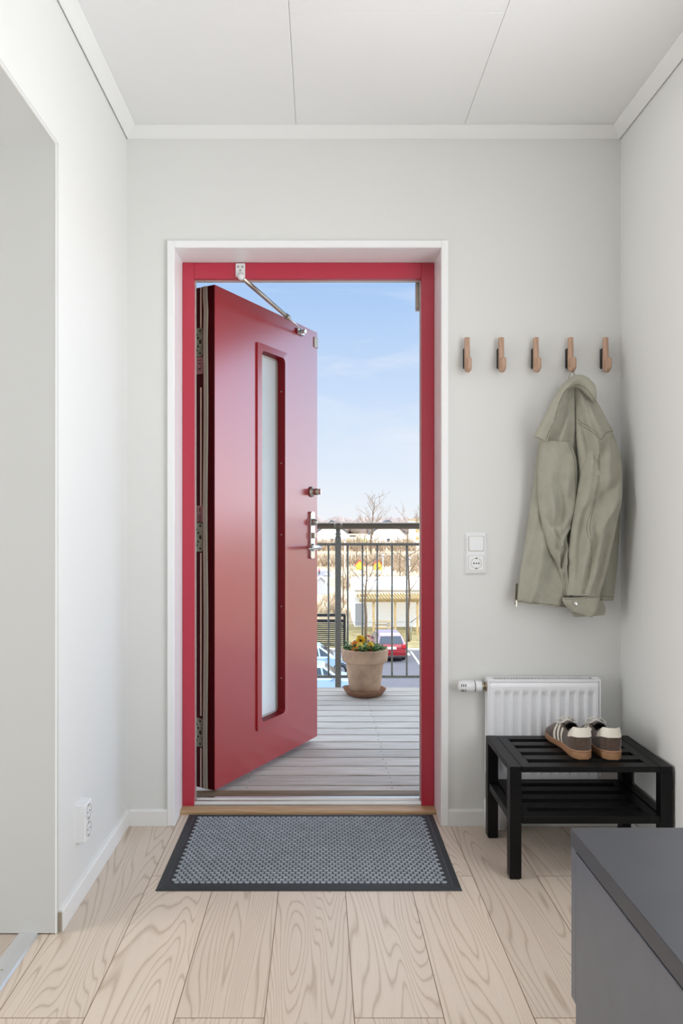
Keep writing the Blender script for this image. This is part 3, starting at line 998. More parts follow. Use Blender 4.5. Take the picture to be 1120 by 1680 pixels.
def cloth(Ap, Bp, yc, ht, fold=None, nv=90, nu=34, wob=.0042, seedz=0):
    """a tube of cloth between the two edges Ap and Bp (pixels), centred at depth yc, ht half thick; returns mesh and surface function"""
    A_, B_ = crv([(p[0], p[1], 0) for p in Ap], nv), crv([(p[0], p[1], 0) for p in Bp], nv)
    ycs = [q.x for q in crv([(y, 0, 0) for y in yc], nv)] if isinstance(yc, (list, tuple)) else [yc] * nv
    hts = [q.x for q in crv([(y, 0, 0) for y in ht], nv)] if isinstance(ht, (list, tuple)) else [ht] * nv

    def surf(u, v, front=True):
        i = min(int(v * (nv - 1)), nv - 2)
        f = v * (nv - 1) - i
        pa, pb = A_[i].lerp(A_[i + 1], f), B_[i].lerp(B_[i + 1], f)
        q = pa.lerp(pb, u)
        Y = ycs[i] + (ycs[i + 1] - ycs[i]) * f
        hh = hts[i] + (hts[i + 1] - hts[i]) * f
        w = max(0, 1 - (2 * u - 1) ** 2) ** .5
        p = at(q.x, q.y, Y)
        d = hh * w ** .8
        if front:
            e2 = min(1, w * 1.4)
            if fold:
                d += fold(u, v) * e2
            d += wob * e2 * mnoise.noise(Vector((p.x * 28 + seedz, 3.3 * seedz, p.z * 14))) + wob * .5 * e2 * mnoise.noise(Vector((p.x * 60 + p.z * 30, seedz, p.z * 46)))
            p.y -= d
        else:
            p.y += d * .55
        return p
    rg = []
    for i in range(nv):
        v = i / (nv - 1)
        fr_ = [surf(.5 - .5 * math.cos(math.pi * k / nu), v) for k in range(nu + 1)]
        bk = [surf(.5 + .5 * math.cos(math.pi * k / (nu // 2)), v, False) for k in range(1, nu // 2)]
        rg.append([tuple(p) for p in fr_ + bk])
    return MB().rings(rg, True, True), surf


def creases(*ls):
    def f(u, v):
        d = 0
        for u0, v0, u1, v1, w_, a_ in ls:
            ex, ey = (u1 - u0) * .35, v1 - v0
            px_, py_ = (u - u0) * .35, v - v0
            l2 = ex * ex + ey * ey
            t = (px_ * ex + py_ * ey) / l2
            if -.15 < t < 1.15:
                q = (px_ * ey - py_ * ex) / l2 ** .5
                d += 1.45 * a_ * math.exp(-(q / w_) ** 2) * max(0, math.sin(math.pi * (t + .15) / 1.3)) ** .6
        return d
    return f


def bumpf(c, w):
    return lambda t: math.exp(-((t - c) / w) ** 2)


jk = thing('jacket', 'olive green cotton jacket hanging by its collar from a wooden hook', 'jacket', at(938, 640, 2.6))


def piece(name, Ap, Bp, yc, ht, fold=None, parent=None, m='jack', **k):
    mb, s = cloth(Ap, Bp, yc, ht, fold, **k)
    return mb.build(name, M[m], parent or jk), s


def seam(surf, uv, parent, r=.0008, off=.0003):
    r = min(r, .0009)
    path = crv([(u, v, 0) for u, v in uv], 24)
    pts = [surf(min(max(q.x, .01), .99), min(max(q.y, 0), 1)) + Vector((0, -off, 0)) for q in path]
    MB().tube(pts, r, 5).build('seam', M['seam'], parent)


# rear right skirt of the body, beside the sleeve
o, s = piece('back_panel', [(955, 740), (950, 800), (950, 860), (955, 920), (962, 983)], [(1000, 740), (1014, 790), (1017, 845), (1013, 915), (1006, 985)], 2.640, [.010, .016, .018, .018, .014],
             lambda u, v: .004 * math.sin(9 * u + 2 * v), seedz=3)
seam(s, [(.05, .965), (.5, .962), (.97, .965)], o)
# left front of the body
o, s = piece('front_panel', [(886, 712), (881, 738), (875, 795), (868, 838), (860, 895), (852, 945), (848, 976), (847, 988)],
             [(935, 708), (942, 735), (946, 795), (946, 838), (946, 900), (944, 950), (938, 985), (933, 997)], [2.632, 2.626, 2.624, 2.622, 2.620, 2.618, 2.618, 2.620], [.012, .020, .024, .024, .022, .020, .018, .014],
             lambda u, v: creases((.3, .55, .25, .95, .03, .010), (.55, .6, .5, .95, .025, -.009), (.75, .65, .72, .98, .025, .010), (.12, .3, .1, .6, .03, .008))(u, v) + .005 * math.sin(13 * u - 5 * v) * v + .004 * math.sin(22 * u + 3 * v) * v * v, seedz=1)
seam(s, [(.03, .948), (.3, .952), (.6, .953), (.95, .955)], o, .0014)
seam(s, [(.16, .10), (.20, .30), (.18, .44)], o)
zp, _ = cloth([(846, 958), (845, 975), (844, 992)], [(849, 957), (848.5, 975), (847.5, 992)], 2.615, .002, nv=14, nu=8)
z_o = zp.build('zip_tape', M['lining'], jk)
MB().box(*[q for q in ((846.5 - CX) / F * 2.61 - .003, (846.5 - CX) / F * 2.61 + .003)], 2.606, 2.610, H - (996 - CY) / F * 2.61, H - (984 - CY) / F * 2.61, c=.001).build('zip_pull', M['steel'], z_o)
# left sleeve hanging over the body
o, s = piece('sleeve', [(886, 722), (883, 748), (881, 790), (883, 830), (889, 862), (899, 900), (911, 922), (918, 945), (924, 976)],
             [(934, 724), (944, 752), (946, 790), (944, 830), (937, 862), (928, 882), (933, 900), (931, 940), (935, 980)],
             [2.592, 2.589, 2.587, 2.588, 2.588, 2.590, 2.594, 2.598, 2.600], [.024, .029, .032, .032, .030, .026, .021, .017, .015],
             lambda u, v: creases((.25, .25, .35, .60, .035, .012), (.55, .25, .60, .55, .03, -.012), (.95, .52, .35, .70, .022, .016), (.95, .60, .3, .80, .020, -.014), (.9, .70, .25, .86, .02, .012), (.1, .45, .6, .62, .02, -.008), (.5, .78, .45, .98, .03, .010))(u, v) + .010 * bumpf(.62, .10)(u + .25 * v - .1) * v - .010 * bumpf(.42, .08)(u + .35 * (v - .5)) * bumpf(.6, .3)(v)
             + .007 * math.sin(34 * v + 6 * u) * bumpf(.66, .16)(v) + .005 * math.sin(11 * u + 26 * v) * bumpf(.45, .3)(v), seedz=7, wob=.004)
seam(s, [(.06, .012), (.3, .010), (.6, .012), (.94, .012)], o)
seam(s, [(.88, .03), (.90, .2), (.93, .32), (.90, .44)], o)
# right sleeve in front
o, s = piece('sleeve', [(978, 706), (966, 726), (957, 752), (950, 789), (944, 825), (938, 860), (933, 897), (931, 945), (928, 976)],
             [(1003, 706), (1010, 727), (1017, 751), (1019, 789), (1018, 825), (1011, 860), (1003, 897), (992, 945), (982, 978)],
             [2.590, 2.578, 2.568, 2.562, 2.560, 2.560, 2.562, 2.566, 2.570], [.014, .026, .034, .037, .036, .034, .032, .028, .022],
             lambda u, v: creases((.55, .1, .62, .45, .03, .010), (.15, .2, .12, .5, .03, .010), (.9, .35, .45, .50, .025, -.010), (.85, .48, .55, .66, .022, .011), (.2, .55, .22, .85, .022, -.012), (.62, .66, .60, .95, .025, .013), (.80, .70, .78, .95, .022, -.011), (.35, .62, .40, .8, .02, .008))(u, v) + .007 * math.sin(9 * u + 14 * v) * bumpf(.55, .3)(v) + .009 * bumpf(.30, .07)(u - .12 * (v - .6)) * bumpf(.75, .22)(v) - .008 * bumpf(.52, .08)(u + .2 * (v - .7)) * bumpf(.75, .2)(v)
             + .004 * math.sin(30 * v - 7 * u) * bumpf(.3, .18)(v), seedz=11, wob=.0045)
seam(s, [(.27, .06), (.30, .25), (.33, .45), (.28, .65), (.45, .80), (.42, .98)], o)
seam(s, [(.31, .06), (.34, .25), (.37, .45), (.32, .65), (.50, .80), (.47, .98)], o)
# cuffs
o, s = piece('cuff', [(922, 981), (923, 987), (929, 996), (934, 1001)], [(984, 976), (982, 988), (979, 1002), (969, 1013)], 2.570, [.024, .026, .026, .022], lambda u, v: .003 * math.sin(8 * u), nv=26, seedz=5)
seam(s, [(.04, .12), (.5, .10), (.97, .10)], o)
p = at(944, 990, 2.538)
MB().lathe([(.0068, 0), (.0068, .003), (.005, .005), (.0042, .0045), (.001, .0045)], 20, T=Matrix.Translation(p) @ Matrix.Rotation(R(90), 4, 'X')).build('press_stud', M['chrome'], o)
o, s = piece('cuff', [(934, 992), (936, 1002), (940, 1012)], [(988, 984), (993, 998), (991, 1009)], 2.612, [.012, .013, .010], nv=20, seedz=6)
# shoulders and yoke, with the deep fold down the middle
o, s = piece('yoke', [(926, 640), (915, 668), (904, 698), (892, 722), (888, 734), (890, 744)], [(942, 634), (942, 668), (943, 698), (944, 722), (946, 745), (948, 768)],
             [2.604, 2.597, 2.592, 2.600, 2.616, 2.630], [.012, .020, .026, .027, .024, .014], lambda u, v: creases((.55, .1, .40, .7, .03, .009), (.75, .25, .70, .8, .03, -.008))(u, v) - .010 * bumpf(.16, .10)(u) * v + .004 * math.sin(8 * u + 5 * v), seedz=13)
o, s = piece('yoke', [(941, 634), (943, 665), (944, 695), (946, 725), (949, 757), (951, 790)], [(962, 634), (981, 664), (995, 692), (1004, 711), (996, 740), (962, 790)],
             [2.600, 2.588, 2.578, 2.572, 2.574, 2.582], [.012, .022, .030, .034, .030, .018], lambda u, v: creases((.15, .3, .35, .95, .03, -.012), (.5, .2, .6, .6, .03, .008), (.3, .45, .55, .9, .025, .010))(u, v) + .006 * math.sin(9 * u - 4 * v) + .006 * bumpf(.3, .1)(u) * v, seedz=17)
seam(s, [(.04, .36), (.25, .44), (.45, .58), (.55, .64), (.75, .58), (.97, .57)], o, .0013)
seam(s, [(.04, .40), (.25, .48), (.43, .62)], o, .0011)
tag(piece('lining', [(919, 652), (906, 690), (900, 716)], [(955, 640), (948, 690), (943, 722)], 2.606, .012, m='lining', nv=20)[0], 'darker inside of the neck')
# the broad collar, folded over the top
o, s = piece('collar', [(875, 716), (881, 705), (892, 684), (905, 659), (920, 634), (934, 620), (948, 615), (962, 620), (974, 632), (977, 647), (977, 660)],
             [(897, 725), (900, 714), (908, 694), (914, 668), (922, 648), (932, 639), (943, 636), (953, 640), (962, 648), (969, 655), (976, 662)],
             [2.556, 2.552, 2.548, 2.548, 2.556, 2.566, 2.570, 2.564, 2.552, 2.546, 2.550], [.012, .015, .018, .020, .024, .030, .032, .028, .022, .016, .010],
             lambda u, v: .003 * math.sin(10 * v + 5 * u), seedz=19, nv=80)
seam(s, [(.84, .03), (.86, .2), (.86, .4), (.84, .6), (.84, .8), (.80, .97)], o, .0010)
# hanging loop
p0, p1, p2 = at(932, 625, 2.58), Vector((.9015, 2.636, 1.6425)), at(945, 622, 2.60)
MB().tube([p0, p0.lerp(p1, .6) + Vector((-.002, -.004, .004)), p1 + Vector((-.004, -.002, -.002)), p1 + Vector((0, 0, .0012)), p1 + Vector((.005, 0, -.003)), p1.lerp(p2, .5), p2], .0022, 8).build('hanging_loop', M['jack'], jk)

# ---- switch and socket by the door
swx, swz = (780.5 - CX) / F * 2.67, H - (908 - CY) / F * 2.67
sw = thing('wall_switch', 'white light switch with socket below it, right of the doorway', 'switch', (swx, YW, swz))
fw, fh = .041, .0775
mb = MB()
mb.rings([[(swx + x, YW - y, swz + z) for x, z in rrect(-fw + i, fw - i, -fh + i, fh - i, .004)] for i, y in ((0, 0), (0, .002), (.008, .010), (.010, .011))], True, False)
mb.build('cover_frame', M['wplas'], sw)
def sq(cz, r, d0, d1, c, nm, m, par, zc=swz, inner=0):
    return MB().rings([[(swx + x, YW - y, cz + z) for x, z in rrect(-r + i, r - i, -r + i, r - i, c)] for i, y in ((0, d0), (0, d1 - .0015), (.002, d1))], True, False).build(nm, m, par)
MB().rings([[(swx + x, YW - .0112, swz + .0355 + z) for x, z in rrect(-.0285, .0285, -.0285, .0285, .006)], [(swx + x, YW - .0114, swz + .0355 + z) for x, z in rrect(-.0283, .0283, -.0283, .0283, .006)]], True, False).build('shadow_gap', M['beige'], sw)
sq(swz + .0355, .0262, .010, .0150, .006, 'rocker', M['wplas'], sw)
MB().rings([[(swx + x, YW - .0112, swz - .0355 + z) for x, z in rrect(-.0285, .0285, -.0285, .0285, .006)], [(swx + x, YW - .0114, swz - .0355 + z) for x, z in rrect(-.0283, .0283, -.0283, .0283, .006)]], True, False).build('shadow_gap', M['beige'], sw)
so = sq(swz - .0355, .0272, .010, .0135, .006, 'socket', M['wplas'], sw)
mb = MB()
mb.rings([[(swx + r * math.cos(t), YW - y, swz - .0355 + r * math.sin(t)) for t in [2 * math.pi * k / 36 for k in range(36)]] for r, y in ((.0195, .0136), (.0195, .0142), (.0180, .0142), (.0180, .0136))], False, False)
mb.build('socket_shade_rim', M['beige'], so)  # beige ring draws the shade line around the socket
mb = MB()
for dx, dz, r in ((-.009, 0, .0027), (0, 0, .0024), (.009, 0, .0027), (0, .0182, .0026), (0, -.0182, .0026)):
    mb.tube([(swx + dx, YW - .0146, swz - .0355 + dz), (swx + dx, YW - .0134, swz - .0355 + dz)], r, 12)
mb.build('pin_hole', M['dark'], so)

# ---- double socket on the left wall
oy0, oy1, oz0, oz1, ox = 2.118, 2.180, .176, .286, XL + .028
sk = thing('wall_socket', 'white surface mounted double socket low on the left wall', 'socket', (XL, (oy0 + oy1) / 2, (oz0 + oz1) / 2))
MB().rings([[(x, y, z) for y, z in rrect(oy0 + i, oy1 - i, oz0 + i, oz1 - i, .003)] for x, i in ((XL, 0), (ox - .003, .001), (ox, .004))], True, False).build('housing', M['wplas'], sk)
for cz in (oz0 + .030, oz1 - .030):
    cy = (oy0 + oy1) / 2
    mb = MB().rings([[(ox + y, cy + r * math.cos(t), cz + r * math.sin(t)) for t in [2 * math.pi * k / 30 for k in range(30)]] for r, y in ((.0222, -.001), (.0222, .0008), (.0208, .0008), (.0204, -.0005))], True, False)
    o = mb.build('socket_shade_rim', M['beige'], sk)  # shade around each socket face, put in as a beige ring
    mb = MB()
    for dy, dz in ((-.009, 0), (.009, 0), (0, .018), (0, -.018)):
        mb.tube([(ox - .0005, cy + dy, cz + dz), (ox + .0006, cy + dy, cz + dz)], .0024, 10)
    mb.build('pin_hole', M['dark'], o)

# ---- grey cabinet at the lower right
KX, KY, KZ = .500, 1.472, .490
kb = thing('cabinet', 'low grey cabinet standing against the right wall in the foreground', 'cabinet', (.79, .8, 0))
MB().box(KX, XR - .004, .05, KY, KZ - .034, KZ, c=.0015).build('cabinet_top', M['cabt'], kb)
MB().box(KX + .012, XR - .006, .06, KY - .030, .06, KZ - .034).build('body', M['cab'], kb)
MB().box(KX + .001, KX + .0118, KY - .029, KY - .003, .155, KZ - .0345, c=.001).build('end_panel', M['cab'], kb)
for y0, y1 in ((.75, KY - .034), (.07, .746)):
    MB().box(KX - .001, KX + .0118, y0, y1, .065, KZ - .0365, c=.0015).build('door', M['cab'], kb)
MB().box(KX + .05, XR - .02, .1, KY - .05, 0, .06).build('plinth', M['rack'], kb)


# ---- sneakers on the rack
def shoe_outline(t):
    """plan half-widths (inner, outer) and height of a shoe at t: heel 0 -> toe 1"""
    ks = [(0, .012), (.02, .022), (.06, .031), (.14, .037), (.28, .037), (.42, .036), (.58, .043), (.72, .048), (.84, .045), (.92, .036), (.97, .024), (1, .010)]
    for (a_, wa), (b_, wb) in zip(ks, ks[1:]):
        if t <= b_:
            f = (t - a_) / (b_ - a_)
            return (wa + (wb - wa) * f) * .93
    return .01


def interp(ks, t):
    for (a_, wa), (b_, wb) in zip(ks, ks[1:]):
        if t <= b_:
            f = (t - a_) / max(b_ - a_, 1e-6)
            f = f * f * (3 - 2 * f)
            return wa + (wb - wa) * f
    return ks[-1][1]


SL = .272
sole_top = lambda t: interp([(0, .030), (.25, .027), (.6, .022), (.9, .024), (1, .028)], t)
edge_top = lambda t: interp([(0, .098), (.06, .098), (.18, .086), (.30, .070), (.42, .072), (.52, .080), (.62, .073), (.78, .056), (.90, .046), (1, .034)], t)


def shoe(name, label, loc, rz, side):
    root = thing(name, label, 'shoe', loc, rz, 'pair of brown sneakers on the rack')
    Tn = 36
    ts = [.5 - .5 * math.cos(math.pi * k / (Tn - 1)) for k in range(Tn)]

    def cxx(t):
        return side * (.004 * math.sin(math.pi * t) - .010 * max(0, t - .55))
    # sole: closed loop of outline, three levels
    def loop(z_fn, grow):
        L_ = [(cxx(t) - (shoe_outline(t) + grow), t * SL + (-grow if t == 0 else grow if t == 1 else 0), z_fn(t)) for t in ts]
        L2 = [(cxx(t) + (shoe_outline(t) + grow), t * SL + (-grow if t == 0 else grow if t == 1 else 0), z_fn(t)) for t in reversed(ts)]
        return L_ + L2
    toe = lambda t: .010 * max(0, (t - .8) / .2) ** 2
    MB().rings([loop(lambda t: toe(t), -.003), loop(lambda t: .003 + toe(t), .001), loop(lambda t: sole_top(t) - .004, .002), loop(lambda t: sole_top(t) - .001, .0005), loop(lambda t: sole_top(t) + .001, -.004)], True, True).build('sole', M['gum'], root, True)
    MB().rings([loop(lambda t: sole_top(t) - .007, .0026), loop(lambda t: sole_top(t) - .004, .0030), loop(lambda t: sole_top(t) - .0035, .0018)], False, True).build('sole_line', M['terrad'], root, True)

    # upper: cross sections from sole to collar / over the toe
    def side_pt(t, s_, sgn, off=0):
        """s_: 0 at the sole, 1 at the top edge"""
        w = shoe_outline(t)
        zt = edge_top(t)
        z0 = sole_top(t) - .003
        topw = interp([(0, .72), (.05, .80), (.2, .72), (.35, .66), (.5, .55), (.62, .42), (.8, .30), (1, .2)], t)
        bul = math.sin(math.pi * min(1, s_ * .9)) * .004
        k = 1 - (1 - topw) * (s_ ** 1.7)
        y = t * SL + (.010 * s_ if t < .10 else 0) * (1 - t / .10 if t < .10 else 0) * 1.0
        return Vector((cxx(t) + sgn * (w * k + bul + off), y, z0 + (zt - z0) * s_))
    ns = 9
    mb = MB()
    rows = []
    for k in range(ns + 1):
        s_ = k / ns
        rows.append([tuple(side_pt(t, s_, -1)) for t in ts] + [tuple(side_pt(t, s_, 1)) for t in reversed(ts)])
    mb.rings(rows, False, True)
    mb.build('upper', M['suede'], root, True)
    # inner lining wall and dark insole
    rows = []
    tin = [t for t in ts if t <= .60]
    for s_ in (1, .8, .5, .2):
        rows.append([tuple(side_pt(t, s_, -1, -.005) + Vector((0, .006 if t < .03 else 0, -.0005))) for t in tin] + [tuple(side_pt(t, s_, 1, -.005) + Vector((0, .006 if t < .03 else 0, -.0005))) for t in reversed(tin)])
    mb = MB().rings(rows, False, True)
    mb.add(rows[-1], [list(range(len(rows[-1])))])
    mb.build('lining', M['inner'], root, True)
    # vamp and toe cap: roof between the two top edges, ahead of the throat
    tv = [t for t in ts if t >= .74]
    mb = MB()
    rows = []
    for t in tv:
        a_, b_ = side_pt(t, 1, -1), side_pt(t, 1, 1)
        rows.append([tuple(a_.lerp(b_, k / 6) + Vector((0, 0, .006 * math.sin(math.pi * k / 6)))) for k in range(7)])
    mb.rings(rows, False, True, False)
    mb.build('toe_box', M['suede'], root, True)
    # tongue
    tt = [t for t in ts if .44 <= t <= .80]
    rows = []
    for t in tt:
        a_, b_ = side_pt(t, 1, -1), side_pt(t, 1, 1)
        a_, b_ = a_.lerp(b_, .10), b_.lerp(a_, .10)
        up = Vector((0, -.012, .008)) * max(0, (.56 - t) / .12)
        rows.append([tuple(a_.lerp(b_, k / 6) + up + Vector((0, 0, -.002 + .008 * math.sin(math.pi * k / 6)))) for k in range(7)])
    mb = MB().rings(rows, False, True, False)
    mb.rings([[(x, y, z - .004) for x, y, z in r] for r in rows], False, True, False)
    mb.build('tongue', M['suede'], root, True)
    # cream heel tab
    rows = []
    th_ = [t for t in ts if t <= .22]
    for s_ in (.58, .72, .86, 1.0):
        lim = .22 if s_ > .9 else .22 * .95
        cut = lambda t: s_
        L_ = [side_pt(t, .60 + (s_ - .58) / .42 * (.42 - .30 * max(0, (t - .12) / .10)), -1, .0014) + Vector((0, -.0016 if t < .02 else 0, 0)) for t in th_]
        L2 = [side_pt(t, .60 + (s_ - .58) / .42 * (.42 - .30 * max(0, (t - .12) / .10)), 1, .0014) + Vector((0, -.0016 if t < .02 else 0, 0)) for t in th_]
        rows.append([tuple(p) for p in reversed(L_)] + [tuple(p) for p in L2])
    MB().rings(rows, False, True, False).build('heel_tab', M['cream'], root, True)
    # three side stripes, both sides
    for sgn in (-1, 1):
        for j in range(3):
            t0 = .40 + j * .092
            mb = MB()
            rows = []
            for k in range(9):
                s_ = .06 + .84 * k / 8
                c_ = t0 + .085 - .11 * (1 - s_) * 1.0 if True else t0
                c_ = t0 + .07 * (s_ - .3)
                rows.append([tuple(side_pt(c_ + d, s_, sgn, .0014)) for d in (-.027, -.009, .009, .027)])
            mb.rings(rows, False, True, False)
            mb.build('stripe', M['cream'], root, True)
    # laces
    mb = MB()
    for j in range(5):
        t = .54 + j * .045
        a_, b_ = side_pt(t, .97, -1, .001), side_pt(t + .015, .97, 1, .001)
        mid_ = (a_ + b_) / 2 + Vector((0, 0, .009))
        mb.tube([a_, a_.lerp(mid_, .6) + Vector((0, 0, .003)), mid_, b_.lerp(mid_, .6) + Vector((0, 0, .003)), b_], .0024, 6)
    c_ = side_pt(.53, 1, -1).lerp(side_pt(.53, 1, 1), .5) + Vector((0, 0, .008))
    for sg in (-1, 1):
        lp = []
        for k in range(15):
            q = math.pi * 2 * k / 14
            lp.append(c_ + Vector((sg * (.017 - .017 * math.cos(q)), .010 * math.sin(q) + .010, .004 - .014 * (1 - math.cos(q)) / 2 + .005 * math.sin(q))))
        mb.tube(lp, .0021, 6)
        mb.tube([c_, c_ + Vector((sg * .018, .02, -.001)), c_ + Vector((sg * .03, .035, -.012))], .0021, 6)
    mb.build('laces', M['lace'], root, True)
    return root


shoe('sneaker', 'brown suede sneaker with three white side stripes facing the doorway, on the rack', (.834, 2.328, BZ), R(2), 1)
shoe('sneaker', 'brown suede sneaker nearest the right wall, its stripes hidden by the other shoe', (.928, 2.324, BZ), R(-1), -1)

# ================================================================== THE GALLERY OUTSIDE
mb = MB()
y = 2.962
ys = []
while y < 4.86:
    mb.box(-5, 6.5, y, y + .1095, -.03, 0.0, c=.002)
    ys.append(y)
    y += .122
DE = y - .0075
dk = st(mb, 'deck', M['deck'], 'weathered grey plank deck of the access gallery', 'deck')
mb = MB()
for yy in ys:
    for xx in [k * .6 - 3.9 for k in range(14)]:
        for d in (.028, .088):
            mb.lathe([(.0045, -.001), (.0045, .0006), (.001, .0008)], 8, (xx + random.uniform(-.006, .006), yy + d, 0))
mb.build('screw', M['galv'], dk)
st(MB().box(-5, 6.5, 2.952, DE, -.24, -.055), 'deck_joists', M['hole'], 'slab under the gallery deck', 'deck')  # near-black colour stands for the shade between the boards
st(MB().box(-5, 6.5, 2.952, 4.92, 2.745, 2.93), 'gallery_slab', M['soffit'], 'underside of the gallery above, over the deck', 'gallery slab')
RY = 4.93
rl = thing('railing', 'galvanised steel railing along the edge of the gallery', 'railing', (.12, RY, 0))
hr = MB().tube([(-5, RY, 1.0735), (6.5, RY, 1.0735)], .0225, 16).build('handrail', M['rail'], rl)
X = lambda px: (px - CX) / F * RY
xp = X(554.4)
mb = MB().tube([(xp - .028, RY, 1.0735), (xp + .028, RY, 1.0735)], .0245, 16)
mb.build('sleeve_joint', M['rail'], hr)
mb = MB().box(-5, 6.5, RY - .006, RY + .006, .940, .958)
mb.build('upper_rail', M['galv'], rl)
MB().box(-5, 6.5, RY - .006, RY + .006, .056, .074).build('lower_rail', M['galv'], rl)
posts = [xp + 1.479 * k for k in (-3, -2, -1, 0, 1, 2, 3, 4)]
for px_ in posts:
    MB().box(px_ - .020, px_ + .020, RY - .012, RY + .012, -.12, 1.0, c=.003).tube([(px_, RY, 1.0), (px_, RY, 1.055)], .015, 12).lathe([(.020, 0), (.020, .010)], 14, (px_, RY, 1.012)).build('post', M['galv'], rl)
b0 = X(570.2)
nb = 0
for k in range(-32, 60):
    bx = b0 + k * .0986 if k >= 0 else X(538.6) + (k + 1) * .0986
    if min(abs(bx - q) for q in posts) < .045 or not -2.6 < bx < 5.2:
        continue
    nb += 1
    MB().tube([(bx, RY, .056), (bx, RY, .945)], .0062, 8).build('baluster', M['galv'], rl)
# pot on its saucer
PX, PY = (598 - CX) / F * 4.70, 4.70
sc = MB().lathe([(.100, 0), (.112, .004), (.134, .034), (.137, .038), (.133, .040), (.124, .034), (.104, .012), (.02, .012)], 40, (PX, PY, 0)).build('saucer', M['terrad'])
tag(sc, 'dark terracotta saucer under the flower pot on the deck', 'saucer')
pt = thing('potted_pansies', 'weathered terracotta pot of yellow and orange pansies by the railing', 'potted plant', (PX, PY, .0125))
MB().lathe([(.092, .0125), (.096, .016), (.120, .200), (.121, .212), (.141, .214), (.1455, .222), (.150, .290), (.148, .296), (.140, .297), (.136, .290), (.134, .268), (.02, .268)], 48, (PX, PY, 0)).build('pot', M['terra'], pt)
MB().lathe([(.1335, .2685), (.09, .276), (.04, .280), (.004, .281)], 30, (PX, PY, 0)).build('soil', M['soil'], pt)


def leaf(mb, p, d, up, L_, w):
    d = Vector(d).normalized()
    sd = d.cross(Vector((0, 0, 1))).normalized()
    rows = []
    for k in range(6):
        t = k / 5
        hw = w * math.sin(math.pi * (t * .9 + .05)) ** .8
        c = Vector(p) + d * L_ * t + Vector((0, 0, up * L_ * math.sin(t * 2.2)))
        rows.append([tuple(c - sd * hw), tuple(c + Vector((0, 0, .003))), tuple(c + sd * hw), tuple(c - Vector((0, 0, .001)))])
    mb.rings(rows, True, True)


mb = MB()
for i in range(150):
    a_ = random.uniform(0, 2 * math.pi)
    r_ = .122 * math.sqrt(random.random())
    p = (PX + r_ * math.cos(a_), PY + r_ * math.sin(a_), .27 + random.uniform(0, .028))
    leaf(mb, p, (math.cos(a_ + random.uniform(-1.3, 1.3)), math.sin(a_ + random.uniform(-1.3, 1.3)), .2), random.uniform(.2, .8), random.uniform(.022, .042), random.uniform(.007, .012))
mb.build('foliage', M['leaf'], pt)


def pansy(px, py, dy, r, m, facing=(0, -1, .25)):
    c = at(px, py, PY + dy)
    z = Vector(facing).normalized()
    x = z.cross(Vector((0, 0, 1))).normalized()
    yv = x.cross(z)
    mb = MB()
    for ang, pr_, dz in ((90 + 33, .62, 0), (90 - 33, .62, 0), (180 + 8, .60, .002), (-8, .60, .002), (-90, .74, .004)):
        d = x * math.cos(R(ang)) + yv * math.sin(R(ang))
        s_ = z.cross(d)
        o_ = c + d * r * .50 + z * dz
        rg0, rg1 = [], []
        nn = 14
        for k in range(nn):
            t = 2 * math.pi * k / nn
            q = o_ + d * math.cos(t) * r * .56 * (1 + .06 * math.sin(5 * t)) + s_ * math.sin(t) * r * pr_ * (1 + .08 * math.cos(4 * t)) + z * .10 * r * math.cos(2 * t + ang)
            rg0.append(q)
        ce = o_ + z * .05 * r
        mb.add([tuple(q) for q in rg0] + [tuple(ce)] + [tuple(q - z * .0012) for q in rg0] + [tuple(ce - z * .0012)],
               [[k, (k + 1) % nn, nn] for k in range(nn)] + [[nn + 1 + k, nn + 1 + (k + 1) % nn, 2 * nn + 1] for k in range(nn)] + [[k, (k + 1) % nn, nn + 1 + (k + 1) % nn, nn + 1 + k] for k in range(nn)], True)
    f = mb.build('flower', M[m], pt)
    mb = MB()
    for ang in (-90, 180, 0, -60, -120):
        d = x * math.cos(R(ang)) + yv * math.sin(R(ang))
        mb.tube([tuple(c + z * .005), tuple(c + d * r * .42 + z * .0058)], [.0035, .0015], 6)
    mb.build('dark_eye', M['petal_c'], f)
    mb = MB().tube([tuple(c - z * .002), tuple(c - z * .012 + Vector((0, 0, -.01))), (c.x * .9 + PX * .1, PY + dy * .8 + .015, .272)], .0018, 6)
    mb.build('stem', M['leaf'], f)


pansy(591.5, 1050, .02, .030, 'petal_y', (-.1, -1, .2))
pansy(582, 1058, .00, .024, 'petal_o', (-.3, -1, .3))
pansy(590, 1060.5, -.04, .025, 'petal_p', (.2, -1, .25))
pansy(582.5, 1068.5, -.10, .027, 'petal_o', (-.1, -1, .15))
pansy(607.5, 1060, -.02, .026, 'petal_y', (.35, -1, .15))
pansy(604.5, 1069, -.10, .023, 'petal_d', (.1, -1, .4))
pansy(620, 1065.5, .0, .017, 'petal_p', (.4, -1, .6))

# ================================================================== THE GROUND BELOW
G = -6.6
gy = lambda py: 7.7 * F / (py - CY)
st(MB().box(-260, 260, 4, 700, G - .5, G), 'ground', M['mead'], 'dry straw coloured meadow stretching to the horizon', 'ground')
st(MB().box(-30, 30, 10, 44.0, G, G + .02), 'parking_lot', M['asph'], 'grey asphalt car park below the gallery', 'car park')
st(MB().box(-30, 30, 44.0, 44.25, G, G + .12), 'kerb', M['kerb'], 'pale kerb between car park and lawn', 'kerb')
st(MB().box(-30, 30, 44.25, 55, G, G + .06), 'lawn', M['lawn'], 'yellowish winter lawn between car park and white building', 'lawn')
mb = MB()
for x in (1.9, 5.4, 8.0, 10.6):
    mb.box(x - .05, x + .05, 38.6, 43.6, G + .02, G + .026)
mb.box(4.75, 9, 36.55, 36.68, G + .02, G + .026).box(5.0, 5.22, 42.4, 43.2, G + .02, G + .026).box(5.55, 5.85, 37.3, 37.7, G + .02, G + .026)
